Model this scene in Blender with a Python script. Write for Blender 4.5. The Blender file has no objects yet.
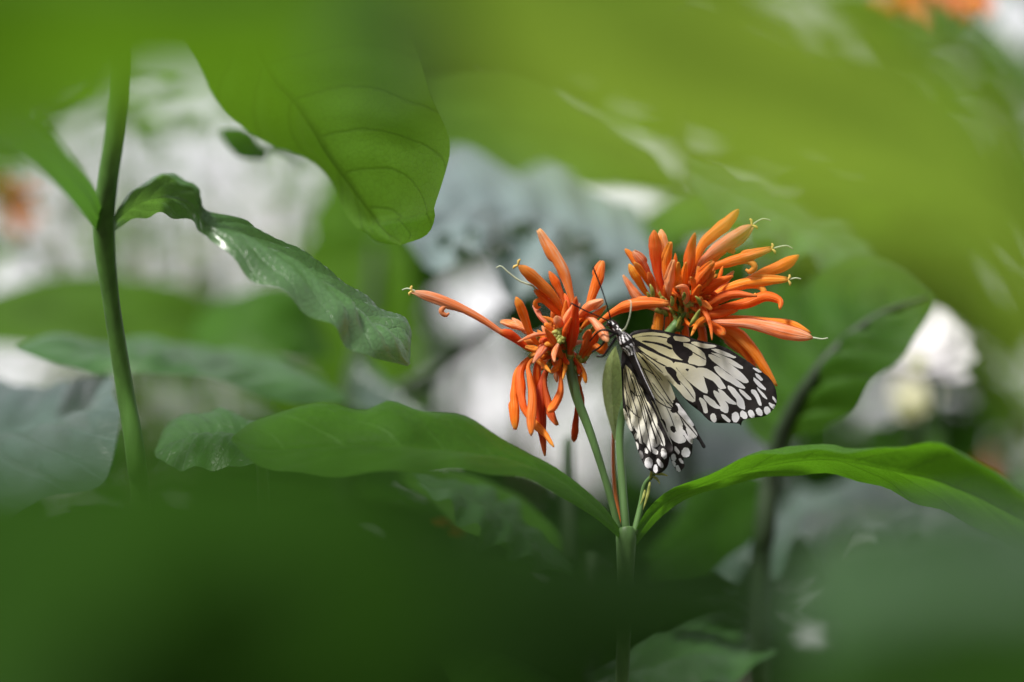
import bpy, math, random
from mathutils import Vector, noise
from mathutils.geometry import delaunay_2d_cdt
random.seed(7)
SC = bpy.context.scene
COL = SC.collection
# ---------------------------------------------------------------- camera frame
PITCH = math.radians(6.0)
CAM = Vector((0, 0, 1.30))
F = Vector((0, math.cos(PITCH), math.sin(PITCH)))
U = Vector((0, -math.sin(PITCH), math.cos(PITCH)))
R = Vector((1, 0, 0))
K = 36.0 / 1024 / 100
FOCUS = 1.065
def P(px, py, d=FOCUS):
    return CAM + F * d + R * ((px - 512) * K * d) + U * ((341 - py) * K * d)
def PX(d=FOCUS):            # metres per pixel at a depth
    return K * d
# ---------------------------------------------------------------- materials
def mat(name):
    m = bpy.data.materials.new(name); m.use_nodes = True
    nt = m.node_tree
    for n in list(nt.nodes): nt.nodes.remove(n)
    out = nt.nodes.new('ShaderNodeOutputMaterial')
    return m, nt, out
def N(nt, t, **kw):
    n = nt.nodes.new(t)
    for k, v in kw.items():
        if k.startswith('i_'):
            key = k[2:]
            n.inputs[int(key) if key.isdigit() else key.replace('_', ' ')].default_value = v
        else: setattr(n, k, v)
    return n
def L(nt, a, b): nt.links.new(a, b)
def math_n(nt, op, a=None, b=None, c=None):
    n = nt.nodes.new('ShaderNodeMath'); n.operation = op
    for i, v in enumerate((a, b, c)):
        if v is None: continue
        if isinstance(v, (int, float)): n.inputs[i].default_value = v
        else: nt.links.new(v, n.inputs[i])
    return n.outputs[0]
def c4(c): return (c[0], c[1], c[2], 1)

def leaf_mat(name, col, rough=0.42, transl=0.35, tcol=None, veins=9, vein_dark=False, spec=0.5, slope=0.22, bump=0.5, coat=0.0):
    m, nt, out = mat(name)
    uv = N(nt, 'ShaderNodeUVMap'); sep = N(nt, 'ShaderNodeSeparateXYZ'); L(nt, uv.outputs[0], sep.inputs[0])
    u = sep.outputs[0]
    v = math_n(nt, 'ABSOLUTE', math_n(nt, 'SUBTRACT', math_n(nt, 'MULTIPLY', sep.outputs[1], 2.0), 1.0))
    vp = math_n(nt, 'POWER', v, 1.35)
    t = math_n(nt, 'MULTIPLY', math_n(nt, 'SUBTRACT', u, math_n(nt, 'MULTIPLY', vp, slope)), float(veins))
    tcv = N(nt, 'ShaderNodeTexCoord'); wn = N(nt, 'ShaderNodeTexNoise'); wn.inputs['Scale'].default_value = 28; wn.inputs['Detail'].default_value = 3
    L(nt, tcv.outputs['Object'], wn.inputs['Vector'])
    t = math_n(nt, 'ADD', t, math_n(nt, 'MULTIPLY', math_n(nt, 'SUBTRACT', wn.outputs[0], .5), .55))
    fr = math_n(nt, 'FRACT', t)
    dist = math_n(nt, 'ABSOLUTE', math_n(nt, 'SUBTRACT', fr, 0.5))     # 0 on a lateral vein
    lat = math_n(nt, 'SMOOTHSTEP' if False else 'SUBTRACT', 1.0, math_n(nt, 'MINIMUM', math_n(nt, 'MULTIPLY', dist, 14.0), 1.0))
    mid = math_n(nt, 'SUBTRACT', 1.0, math_n(nt, 'MINIMUM', math_n(nt, 'MULTIPLY', v, 22.0), 1.0))
    vein = math_n(nt, 'MAXIMUM', lat, mid)
    tc = N(nt, 'ShaderNodeTexCoord')
    # tertiary network
    vo = N(nt, 'ShaderNodeTexVoronoi', feature='DISTANCE_TO_EDGE'); vo.inputs['Scale'].default_value = 430
    L(nt, tc.outputs['Object'], vo.inputs['Vector'])
    net = math_n(nt, 'MINIMUM', math_n(nt, 'MULTIPLY', vo.outputs['Distance'], 9.0), 1.0)
    no = N(nt, 'ShaderNodeTexNoise'); no.inputs['Scale'].default_value = 34; no.inputs['Detail'].default_value = 5
    L(nt, tc.outputs['Object'], no.inputs['Vector'])
    nb = N(nt, 'ShaderNodeTexNoise'); nb.inputs['Scale'].default_value = 160; nb.inputs['Detail'].default_value = 3
    L(nt, tc.outputs['Object'], nb.inputs['Vector'])
    ramp = N(nt, 'ShaderNodeValToRGB')
    ramp.color_ramp.elements[0].position = 0.32; ramp.color_ramp.elements[1].position = 0.7
    ramp.color_ramp.elements[0].color = c4([x * 0.72 for x in col])
    ramp.color_ramp.elements[1].color = c4([min(1, x * 1.25) for x in col])
    L(nt, no.outputs[0], ramp.inputs[0])
    vc = [x * 0.45 for x in col] if vein_dark else [min(1, x * 1.6 + 0.02) for x in col]
    mx = N(nt, 'ShaderNodeMix', data_type='RGBA'); L(nt, math_n(nt, 'MULTIPLY', math_n(nt, 'MAXIMUM', math_n(nt, 'MULTIPLY', lat, 0.5), mid), 0.75), mx.inputs[0])
    L(nt, ramp.outputs[0], mx.inputs[6]); mx.inputs[7].default_value = c4(vc)
    mx2 = N(nt, 'ShaderNodeMix', data_type='RGBA', blend_type='MULTIPLY'); mx2.inputs[0].default_value = 0.22
    L(nt, mx.outputs[2], mx2.inputs[6])
    cmb = N(nt, 'ShaderNodeCombineColor'); 
    for i in range(3): L(nt, net, cmb.inputs[i])
    L(nt, cmb.outputs[0], mx2.inputs[7])
    h = math_n(nt, 'ADD', math_n(nt, 'MULTIPLY', vein, -0.9), math_n(nt, 'ADD', math_n(nt, 'MULTIPLY', net, 0.35), math_n(nt, 'MULTIPLY', nb.outputs[0], 0.15)))
    bp = N(nt, 'ShaderNodeBump'); bp.inputs['Strength'].default_value = bump; bp.inputs['Distance'].default_value = 0.0006
    L(nt, h, bp.inputs['Height'])
    pr = N(nt, 'ShaderNodeBsdfPrincipled'); L(nt, mx2.outputs[2], pr.inputs['Base Color'])
    rr = math_n(nt, 'ADD', math_n(nt, 'MULTIPLY', no.outputs[0], 0.25), rough - 0.12)
    L(nt, rr, pr.inputs['Roughness']); pr.inputs['Specular IOR Level'].default_value = spec
    pr.inputs['Coat Weight'].default_value = coat; pr.inputs['Coat Roughness'].default_value = 0.25
    L(nt, bp.outputs[0], pr.inputs['Normal'])
    tr = N(nt, 'ShaderNodeBsdfTranslucent')
    tcol = tcol or (min(1, col[0] * 2.6), min(1, col[1] * 2.6), col[2] * 0.9)
    mt = N(nt, 'ShaderNodeMix', data_type='RGBA', blend_type='MULTIPLY'); mt.inputs[0].default_value = 0.85
    mt.inputs[6].default_value = c4(tcol)
    dv = math_n(nt, 'SUBTRACT', 1.0, math_n(nt, 'MULTIPLY', math_n(nt, 'MAXIMUM', math_n(nt, 'MULTIPLY', lat, 0.6), mid), 0.5))
    cm2 = N(nt, 'ShaderNodeCombineColor')
    dv2 = math_n(nt, 'MULTIPLY', dv, math_n(nt, 'ADD', math_n(nt, 'MULTIPLY', net, 0.10), 0.90))
    for i in range(3): L(nt, dv2, cm2.inputs[i])
    L(nt, cm2.outputs[0], mt.inputs[7]); L(nt, mt.outputs[2], tr.inputs[0])
    ms = N(nt, 'ShaderNodeMixShader'); ms.inputs[0].default_value = transl
    L(nt, pr.outputs[0], ms.inputs[1]); L(nt, tr.outputs[0], ms.inputs[2]); L(nt, ms.outputs[0], out.inputs[0])
    return m

def simple(name, col, rough=0.5, scale=120, vary=0.25, transl=0.0, bump=0.2, spec=0.5, col2=None, coat=0, stretch=None):
    m, nt, out = mat(name)
    tc = N(nt, 'ShaderNodeTexCoord')
    no = N(nt, 'ShaderNodeTexNoise'); no.inputs['Scale'].default_value = scale; no.inputs['Detail'].default_value = 4
    if stretch:
        mp = N(nt, 'ShaderNodeMapping'); mp.inputs['Scale'].default_value = stretch
        L(nt, tc.outputs['Object'], mp.inputs[0]); L(nt, mp.outputs[0], no.inputs['Vector'])
    else: L(nt, tc.outputs['Object'], no.inputs['Vector'])
    ramp = N(nt, 'ShaderNodeValToRGB'); e = ramp.color_ramp.elements
    e[0].position = 0.35; e[1].position = 0.68
    e[0].color = c4([x * (1 - vary) for x in col]); e[1].color = c4(col2 or [min(1, x * (1 + vary)) for x in col])
    L(nt, no.outputs[0], ramp.inputs[0])
    bp = N(nt, 'ShaderNodeBump'); bp.inputs['Strength'].default_value = bump; bp.inputs['Distance'].default_value = 0.0005
    L(nt, no.outputs[0], bp.inputs['Height'])
    pr = N(nt, 'ShaderNodeBsdfPrincipled'); L(nt, ramp.outputs[0], pr.inputs['Base Color'])
    pr.inputs['Roughness'].default_value = rough; pr.inputs['Specular IOR Level'].default_value = spec
    pr.inputs['Coat Weight'].default_value = coat; pr.inputs['Coat Roughness'].default_value = 0.3
    L(nt, bp.outputs[0], pr.inputs['Normal'])
    if transl > 0:
        tr = N(nt, 'ShaderNodeBsdfTranslucent'); L(nt, ramp.outputs[0], tr.inputs[0])
        ms = N(nt, 'ShaderNodeMixShader'); ms.inputs[0].default_value = transl
        L(nt, pr.outputs[0], ms.inputs[1]); L(nt, tr.outputs[0], ms.inputs[2]); L(nt, ms.outputs[0], out.inputs[0])
    else: L(nt, pr.outputs[0], out.inputs[0])
    return m

def petal_mat(name, base, main, light, streak):
    m, nt, out = mat(name)
    uv = N(nt, 'ShaderNodeUVMap'); tc = N(nt, 'ShaderNodeTexCoord')
    sep = N(nt, 'ShaderNodeSeparateXYZ'); L(nt, uv.outputs[0], sep.inputs[0])
    oi = N(nt, 'ShaderNodeObjectInfo')
    mp = N(nt, 'ShaderNodeMapping'); mp.inputs['Scale'].default_value = (2.5, 16, 1); L(nt, uv.outputs[0], mp.inputs[0])
    n1 = N(nt, 'ShaderNodeTexNoise', noise_dimensions='4D'); n1.inputs['Scale'].default_value = 1.3; n1.inputs['Detail'].default_value = 6
    L(nt, mp.outputs[0], n1.inputs['Vector']); L(nt, math_n(nt, 'MULTIPLY', oi.outputs['Random'], 50.0), n1.inputs['W'])
    n2 = N(nt, 'ShaderNodeTexNoise'); n2.inputs['Scale'].default_value = 330; n2.inputs['Detail'].default_value = 5; L(nt, tc.outputs['Object'], n2.inputs['Vector'])
    r1 = N(nt, 'ShaderNodeValToRGB'); e = r1.color_ramp.elements; e[0].position = 0.0; e[0].color = c4(base); e[1].position = 1.0; e[1].color = c4(light)
    x = e.new(.28); x.color = c4(main); x = e.new(.8); x.color = c4(main); x = e.new(.93); x.color = c4(light); x = e.new(.99); x.color = c4((.72, .30, .05))
    L(nt, math_n(nt, 'ADD', sep.outputs[0], math_n(nt, 'MULTIPLY', math_n(nt, 'SUBTRACT', n2.outputs[0], .5), .25)), r1.inputs[0])
    r2 = N(nt, 'ShaderNodeValToRGB'); e = r2.color_ramp.elements; e[0].position = .42; e[0].color = (0, 0, 0, 1); e[1].position = .66; e[1].color = (1, 1, 1, 1)
    L(nt, n1.outputs[0], r2.inputs[0])
    mx = N(nt, 'ShaderNodeMix', data_type='RGBA'); L(nt, math_n(nt, 'MULTIPLY', r2.outputs[0], .85), mx.inputs[0]); L(nt, r1.outputs[0], mx.inputs[6]); mx.inputs[7].default_value = c4(streak)
    hs = N(nt, 'ShaderNodeHueSaturation'); L(nt, mx.outputs[2], hs.inputs['Color'])
    L(nt, math_n(nt, 'ADD', .488, math_n(nt, 'MULTIPLY', oi.outputs['Random'], .024)), hs.inputs['Hue'])
    L(nt, math_n(nt, 'ADD', .85, math_n(nt, 'MULTIPLY', oi.outputs['Random'], .25)), hs.inputs['Value'])
    bp = N(nt, 'ShaderNodeBump'); bp.inputs['Strength'].default_value = .7; bp.inputs['Distance'].default_value = .0007
    L(nt, math_n(nt, 'ADD', n1.outputs[0], math_n(nt, 'MULTIPLY', n2.outputs[0], .4)), bp.inputs['Height'])
    pr = N(nt, 'ShaderNodeBsdfPrincipled'); L(nt, hs.outputs[0], pr.inputs['Base Color']); pr.inputs['Roughness'].default_value = .5
    pr.inputs['Specular IOR Level'].default_value = .32; L(nt, bp.outputs[0], pr.inputs['Normal'])
    tr = N(nt, 'ShaderNodeBsdfTranslucent'); L(nt, hs.outputs[0], tr.inputs[0])
    ms = N(nt, 'ShaderNodeMixShader'); ms.inputs[0].default_value = .3
    L(nt, pr.outputs[0], ms.inputs[1]); L(nt, tr.outputs[0], ms.inputs[2]); L(nt, ms.outputs[0], out.inputs[0])
    return m
M = {}
M['leaf'] = leaf_mat('leaf_green', (0.058, 0.160, 0.014), 0.5, 0.42, veins=9, spec=0.22)
M['leaf_bright'] = leaf_mat('leaf_bright', (0.085, 0.19, 0.022), 0.5, 0.55, tcol=(0.24, 0.52, 0.02), veins=8, vein_dark=True, bump=0.35, spec=0.15)
M['leaf_lime'] = leaf_mat('leaf_lime', (0.21, 0.39, 0.045), 0.5, 0.62, tcol=(0.62, 0.90, 0.09), veins=8, bump=0.3, spec=0.15)
M['leaf_gloss'] = leaf_mat('leaf_gloss', (0.060, 0.160, 0.040), 0.42, 0.25, veins=10, spec=0.6, coat=0.35, bump=0.55)
M['leaf_blue'] = leaf_mat('leaf_blue_gloss', (0.040, 0.090, 0.055), 0.34, 0.15, veins=8, spec=1.0, coat=1.0, bump=0.5)
M['leaf_sky_sheen'] = leaf_mat('leaf_blue_grey_sheen', (0.17, 0.235, 0.235), 0.36, 0.12, veins=8, spec=0.9, coat=0.7, bump=0.4)  # base colour lifted to blue grey, standing in for reflected sky
M['leaf_slate_sheen'] = leaf_mat('leaf_slate_green_sheen', (0.085, 0.135, 0.125), 0.4, 0.15, veins=8, spec=0.8, coat=0.5, bump=0.4)  # slate base carries the same bluish sky sheen, kept darker
M['leaf_sheen'] = leaf_mat('leaf_sheen', (0.095, 0.205, 0.075), 0.40, 0.28, veins=12, spec=0.8, coat=0.6, bump=0.6)
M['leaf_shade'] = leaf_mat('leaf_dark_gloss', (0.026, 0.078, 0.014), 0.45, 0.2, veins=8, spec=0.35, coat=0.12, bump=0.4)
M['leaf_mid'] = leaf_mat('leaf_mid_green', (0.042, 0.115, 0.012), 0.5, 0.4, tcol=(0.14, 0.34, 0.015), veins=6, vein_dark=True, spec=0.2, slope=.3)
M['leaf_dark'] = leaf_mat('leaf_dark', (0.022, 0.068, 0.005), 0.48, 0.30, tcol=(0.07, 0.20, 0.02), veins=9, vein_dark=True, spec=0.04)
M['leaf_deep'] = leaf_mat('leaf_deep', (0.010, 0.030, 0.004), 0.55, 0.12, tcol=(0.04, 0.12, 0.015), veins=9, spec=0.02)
M['bract'] = leaf_mat('bract_pale', (0.42, 0.56, 0.20), 0.5, 0.2, tcol=(0.65, 0.80, 0.28), veins=4)
M['stem'] = simple('stem_green', (0.075, 0.18, 0.030), 0.5, 220, 0.25, stretch=(1, 1, 0.15))
M['stem_pale'] = simple('stem_pale', (0.12, 0.23, 0.07), 0.5, 220, 0.25, stretch=(1, 1, 0.15))
M['stem_dark'] = simple('stem_dark', (0.022, 0.045, 0.014), 0.6, 160, 0.3)
M['bark'] = simple('bark', (0.07, 0.05, 0.035), 0.85, 90, 0.4, bump=0.8)
M['orange'] = petal_mat('petal_orange', (.85, .35, .03), (.97, .205, .006), (.97, .28, .02), (.98, .37, .10))
M['deep'] = petal_mat('petal_deep_orange', (.80, .22, .02), (.94, .135, .005), (.96, .19, .01), (.97, .24, .05))
M['amber'] = petal_mat('petal_amber', (.85, .38, .04), (.98, .30, .012), (.97, .42, .06), (.98, .44, .10))
M['pink'] = petal_mat('petal_salmon', (.90, .24, .04), (.97, .26, .065), (.97, .36, .15), (.98, .60, .42))  # pale streak colour imitates bright sky highlights on the petals
M['rust'] = petal_mat('petal_rust', (.50, .10, .02), (.62, .065, .008), (.60, .12, .02), (.80, .15, .03))
M['ochre'] = simple('petal_ochre', (0.50, 0.17, 0.01), 0.5, 200, 0.3, 0.2)
M['anther'] = simple('anther_yellow', (0.75, 0.50, 0.12), 0.6, 400, 0.2)
M['style'] = simple('style_pale', (0.62, 0.68, 0.50), 0.5, 400, 0.1, 0.3)
M['calyx'] = simple('calyx_green', (0.35, 0.42, 0.07), 0.5, 300, 0.35, 0.3, col2=(0.60, 0.62, 0.16))
M['wing_dark'] = simple('wing_scale_black', (0.014, 0.010, 0.010), 0.55, 500, 0.3, 0.0, 0.4, 0.35)
M['white'] = simple('white_scale', (0.80, 0.78, 0.80), 0.6, 500, 0.1)
M['eye'] = simple('insect_eye', (0.01, 0.01, 0.01), 0.15, 400, 0.1)
M['white_petal'] = simple('white_petal', (0.80, 0.78, 0.80), 0.5, 60, 0.06, 0.3)
M['cream_petal'] = simple('cream_petal', (0.70, 0.68, 0.50), 0.5, 60, 0.08, 0.3)
M['straw'] = simple('straw', (0.42, 0.35, 0.21), 0.7, 30, 0.25, 0.45, col2=(0.62, 0.56, 0.42))
M['blade'] = simple('pale_blade', (0.12, 0.22, 0.06), 0.6, 30, 0.3, 0.5)
M['soil'] = simple('soil', (0.045, 0.035, 0.022), 0.95, 6, 0.45, bump=1.0)

def wing_pale():
    m, nt, out = mat('wing_scale_cream')
    tc = N(nt, 'ShaderNodeTexCoord')
    ln = N(nt, 'ShaderNodeVectorMath', operation='LENGTH'); L(nt, tc.outputs['Object'], ln.inputs[0])
    ramp = N(nt, 'ShaderNodeValToRGB'); e = ramp.color_ramp.elements
    e[0].position = 0.0; e[0].color = (0.84, 0.78, 0.40, 1); e[1].position = 1.0; e[1].color = (0.85, 0.84, 0.87, 1)
    x = e.new(0.45); x.color = (0.86, 0.81, 0.58, 1); x = e.new(0.72); x.color = (0.84, 0.82, 0.75, 1)
    no = N(nt, 'ShaderNodeTexNoise'); no.inputs['Scale'].default_value = 300; no.inputs['Detail'].default_value = 5
    L(nt, tc.outputs['Object'], no.inputs['Vector'])
    t = math_n(nt, 'ADD', math_n(nt, 'MULTIPLY', ln.outputs['Value'], 20.0), math_n(nt, 'MULTIPLY', math_n(nt, 'SUBTRACT', no.outputs[0], 0.5), 0.3))
    L(nt, t, ramp.inputs[0])
    n2 = N(nt, 'ShaderNodeTexNoise'); n2.inputs['Scale'].default_value = 1500
    L(nt, tc.outputs['Object'], n2.inputs['Vector'])
    bp = N(nt, 'ShaderNodeBump'); bp.inputs['Strength'].default_value = 0.25; bp.inputs['Distance'].default_value = 0.0003
    L(nt, n2.outputs[0], bp.inputs['Height'])
    pr = N(nt, 'ShaderNodeBsdfPrincipled'); L(nt, ramp.outputs[0], pr.inputs['Base Color']); pr.inputs['Roughness'].default_value = 0.55
    L(nt, bp.outputs[0], pr.inputs['Normal'])
    tr = N(nt, 'ShaderNodeBsdfTranslucent'); L(nt, ramp.outputs[0], tr.inputs[0])
    ms = N(nt, 'ShaderNodeMixShader'); ms.inputs[0].default_value = 0.3
    L(nt, pr.outputs[0], ms.inputs[1]); L(nt, tr.outputs[0], ms.inputs[2]); L(nt, ms.outputs[0], out.inputs[0])
    return m
M['wing_pale'] = wing_pale()

# ---------------------------------------------------------------- object helpers
def empty(name, loc, label, cat, group=None):
    o = bpy.data.objects.new(name, None); COL.objects.link(o)
    o.location = loc; o.empty_display_size = 0.02
    o['label'] = label; o['category'] = cat
    if group: o['group'] = group
    return o
def root_of(p):
    while p and p.parent: p = p.parent
    return p
def build(name, verts, faces, mats, parent=None, fmat=None, uvs=None, smooth=True, label=None, origin=None):
    """one mesh object; vertices given in world space"""
    rt = root_of(parent)
    off = rt.location.copy() if rt else (origin or Vector((0, 0, 0)))
    me = bpy.data.meshes.new(name)
    me.from_pydata([Vector(v) - off for v in verts], [], faces)
    if not isinstance(mats, (list, tuple)): mats = [mats]
    for m in mats: me.materials.append(m)
    if fmat: me.polygons.foreach_set('material_index', fmat)
    if uvs:
        uvl = me.uv_layers.new(name='UVMap')
        for lp in me.loops: uvl.data[lp.index].uv = uvs[lp.vertex_index]
    if smooth: me.polygons.foreach_set('use_smooth', [True] * len(me.polygons))
    me.update()
    o = bpy.data.objects.new(name, me); COL.objects.link(o)
    if parent: o.parent = parent
    elif origin is not None: o.location = off
    if label: o['label'] = label
    return o
def crom(pts, n):
    """catmull-rom resample of tuples/vectors, uniform in parameter"""
    pts = [Vector(p) for p in pts]; m = len(pts)
    out = []
    for i in range(n):
        t = i / (n - 1) * (m - 1); k = min(int(t), m - 2); f = t - k
        p1, p2 = pts[k], pts[k + 1]
        p0 = pts[k - 1] if k > 0 else p1 * 2 - p2
        p3 = pts[k + 2] if k + 2 < m else p2 * 2 - p1
        out.append(0.5 * ((2 * p1) + (p2 - p0) * f + (2 * p0 - 5 * p1 + 4 * p2 - p3) * f * f + (3 * p1 - p0 - 3 * p2 + p3) * f ** 3))
    return out
def resample(pts, n):
    """arc-length resample (px,py,d)"""
    dense = crom(pts, max(8 * len(pts), 40))
    acc = [0.0]
    for a, b in zip(dense, dense[1:]):
        acc.append(acc[-1] + math.hypot(b[0] - a[0], b[1] - a[1]) + abs(b[2] - a[2]) * 800)
    out = []; j = 0
    for i in range(n):
        s = acc[-1] * i / (n - 1)
        while j < len(acc) - 2 and acc[j + 1] < s: j += 1
        f = (s - acc[j]) / max(1e-9, acc[j + 1] - acc[j])
        out.append(dense[j].lerp(dense[j + 1], min(1, max(0, f))))
    return out
def lerp(a, b, t): return a + (b - a) * t

def leaf3(A, Mi, B, m, parent, name='leaf', nu=44, nv=9, arch=0.10, quilt=0.035, veins=9, slope=0.22, ruffle=0.0, arclen=True, label=None, seed=0, holes=()):
    """leaf surface through upper edge A, midrib Mi and other edge B; every point (px, py, depth)"""
    f = resample if arclen else crom
    a, c, b = f(A, nu), f(Mi, nu), f(B, nu)
    a = [P(*p) for p in a]; c = [P(*p) for p in c]; b = [P(*p) for p in b]
    tip = c[-1]; bs = c[0]
    verts, uvs, faces = [], [], []
    W = 2 * nv + 1
    for i in range(nu):
        u = i / (nu - 1)
        du = c[min(nu - 1, i + 1)] - c[max(0, i - 1)]
        ac = b[i] - a[i]; n = du.cross(ac)
        if n.length < 1e-12: n = Vector((0, 0, 1))
        n.normalize(); wd = ac.length
        if n.z < 0: n = -n
        for j in range(-nv, nv + 1):
            v = j / nv; e = a[i] if v < 0 else b[i]; av = abs(v)
            p = c[i].lerp(e, av)
            p = p + n * (arch * wd * 2 * av * (1 - av) * 1.0)
            t = (u - slope * av ** 1.35) * veins
            q = abs(((t % 1.0) - 0.5)) * 2
            p = p + n * (quilt * wd * 0.5 * (math.sin(q * math.pi / 2)) * math.sin(math.pi * min(1, av * 1.05)) ** 0.7 * math.sin(math.pi * u) ** 0.4)
            nz = noise.noise(Vector((u * 5 + seed, v * 1.5, seed * 1.7)))
            p = p + n * (nz * wd * 0.05 * (0.3 + av))
            if ruffle: p = p + n * (ruffle * wd * av ** 2 * math.sin(u * veins * math.pi * 1.3 + seed + (1 if v > 0 else 0)) * math.sin(math.pi * u))
            verts.append(p); uvs.append((u, v * 0.5 + 0.5))
    for i in range(nu - 1):
        for j in range(W - 1):
            k = i * W + j
            if holes:
                q = (verts[k] + verts[k + W + 1]) / 2 - CAM; dq = q.dot(F); X_ = 512 + q.dot(R) / (K * dq); Y_ = 341 - q.dot(U) / (K * dq)
                if any(((X_ - hx) / hrx) ** 2 + ((Y_ - hy) / hry) ** 2 < 1 + .5 * noise.noise(Vector((X_ * .2, Y_ * .2, 0))) for hx, hy, hrx, hry in holes): continue
            faces.append((k, k + 1, k + W + 1, k + W))
    return build(name, verts, faces, m, parent, uvs=uvs, label=label)

def tube_geo(path, radii, sides=10, squash=1.0, groove=0.0, cap=True, rough=0.0, ridge=0.0):
    path = [Vector(p) for p in path]
    verts, faces = [], []
    prev = None
    for i, p in enumerate(path):
        t = (path[min(len(path) - 1, i + 1)] - path[max(0, i - 1)])
        t = t.normalized() if t.length > 1e-12 else Vector((0, 0, 1))
        if prev is None:
            s = t.cross(F); s = s if s.length > 0.05 else t.cross(U); s.normalize()
        else:
            s = prev - t * prev.dot(t); s.normalize()
        prev = s; b = t.cross(s)
        for k in range(sides):
            a = 2 * math.pi * k / sides
            r = radii[i] * (1 - groove * (0.5 + 0.5 * math.cos(2 * a)))
            if ridge: r *= 1 + ridge * math.cos(4 * a + 1.0 + 2.0 * i / len(path)) + ridge * .8 * math.cos(3 * a + i * .1)
            if rough: r *= 1 + rough * noise.noise(p * 220 + Vector((k, 0, 0)))
            verts.append(p + s * (math.cos(a) * r) + b * (math.sin(a) * r * squash))
    for i in range(len(path) - 1):
        for k in range(sides):
            k2 = (k + 1) % sides
            faces.append((i * sides + k, i * sides + k2, (i + 1) * sides + k2, (i + 1) * sides + k))
    if cap:
        faces.append(tuple(range(sides))[::-1]); n = (len(path) - 1) * sides
        faces.append(tuple(range(n, n + sides)))
    return verts, faces
def tube(name, path, r, m, parent=None, n=24, sides=10, label=None, **kw):
    pth = crom(path, n)
    if isinstance(r, (int, float)): r = [r, r]
    rad = [lerp(r[min(len(r) - 2, int(i / (n - 1) * (len(r) - 1)))], r[min(len(r) - 1, int(i / (n - 1) * (len(r) - 1)) + 1)],
                (i / (n - 1) * (len(r) - 1)) % 1 if i < n - 1 else 1) for i in range(n)]
    v, f = tube_geo(pth, rad, sides, **kw)
    return build(name, v, f, m, parent, label=label)
class Acc:
    def __init__(s): s.v, s.f, s.m, s.uv = [], [], [], []
    def add(s, v, f, mi=0, uv=None):
        o = len(s.v); s.v += list(v); s.f += [tuple(i + o for i in x) for x in f]; s.m += [mi] * len(f)
        s.uv += uv if uv else [(0, 0)] * len(v)
    def build(s, name, mats, parent=None, **kw): return build(name, s.v, s.f, mats, parent, fmat=s.m, uvs=s.uv, **kw)
def ball(c, r, seg=8, rings=6, sx=1, sy=1, sz=1):
    v, f = [], []
    for i in range(rings + 1):
        th = math.pi * i / rings
        for k in range(seg):
            a = 2 * math.pi * k / seg
            v.append(Vector(c) + Vector((math.sin(th) * math.cos(a) * r * sx, math.sin(th) * math.sin(a) * r * sy, math.cos(th) * r * sz)))
    for i in range(rings):
        for k in range(seg):
            k2 = (k + 1) % seg
            f.append((i * seg + k, i * seg + k2, (i + 1) * seg + k2, (i + 1) * seg + k))
    return v, f
def ground_pt(px, d): 
    p = P(px, 341, d); return Vector((p.x, p.y, 0.0))

# ================================================================= BUTTERFLY
BD = 1.060
Z1 = (600, 310, 10.24); Z2 = (690, 320, 10.24); Z3 = (690, 370, 10.24); Z4 = (615, 360, 10.24); Z5 = (615, 415, 10.24); Z7 = (600, 280, 6.82)
def zz(z, pts): return [(z[0] + x / z[2], z[1] + y / z[2]) for x, y in pts]
def ell(z, cx, cy, rx, ry, rot=0, n=12):
    r = math.radians(rot)
    return zz(z, [(cx + rx * math.cos(a) * math.cos(r) - ry * math.sin(a) * math.sin(r), cy + rx * math.cos(a) * math.sin(r) + ry * math.sin(a) * math.cos(r)) for a in [2 * math.pi * k / n for k in range(n)]])
def grow(pts, e):
    n = len(pts); ar = sum(pts[i][0] * pts[(i + 1) % n][1] - pts[(i + 1) % n][0] * pts[i][1] for i in range(n))
    sg = 1 if ar > 0 else -1; out = []
    for i in range(n):
        a, b, c = pts[i - 1], pts[i], pts[(i + 1) % n]
        nx = ny = 0
        for p, q in ((a, b), (b, c)):
            l_ = math.hypot(q[0] - p[0], q[1] - p[1]) or 1
            nx += (q[1] - p[1]) / l_ * sg; ny -= (q[0] - p[0]) / l_ * sg
        l_ = math.hypot(nx, ny) or 1; k = min(1.8, 2 / max(l_, .3)) * .9
        out.append((b[0] + nx / l_ * e * k, b[1] + ny / l_ * e * k))
    return out
def chaikin(pts, it=2):
    for _ in range(it):
        q = []
        for i in range(len(pts)):
            a, b = pts[i], pts[(i + 1) % len(pts)]
            q.append((a[0] * .78 + b[0] * .22, a[1] * .78 + b[1] * .22)); q.append((a[0] * .22 + b[0] * .78, a[1] * .22 + b[1] * .78))
        pts = q
    return pts
def line(pts, w0, w1=None):
    w1 = w0 if w1 is None else w1
    n = len(pts); l, r = [], []
    for i, p in enumerate(pts):
        a = pts[max(0, i - 1)]; b = pts[min(n - 1, i + 1)]
        dx, dy = b[0] - a[0], b[1] - a[1]; q = math.hypot(dx, dy) or 1
        w = lerp(w0, w1, i / (n - 1)) / 2
        l.append((p[0] - dy / q * w, p[1] + dx / q * w)); r.append((p[0] + dy / q * w, p[1] - dx / q * w))
    return l + r[::-1]
def inside(p, poly):
    x, y = p; c = False; j = len(poly) - 1
    for i in range(len(poly)):
        xi, yi = poly[i]; xj, yj = poly[j]
        if (yi > y) != (yj > y) and x < (xj - xi) * (y - yi) / (yj - yi) + xi: c = not c
        j = i
    return c
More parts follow.
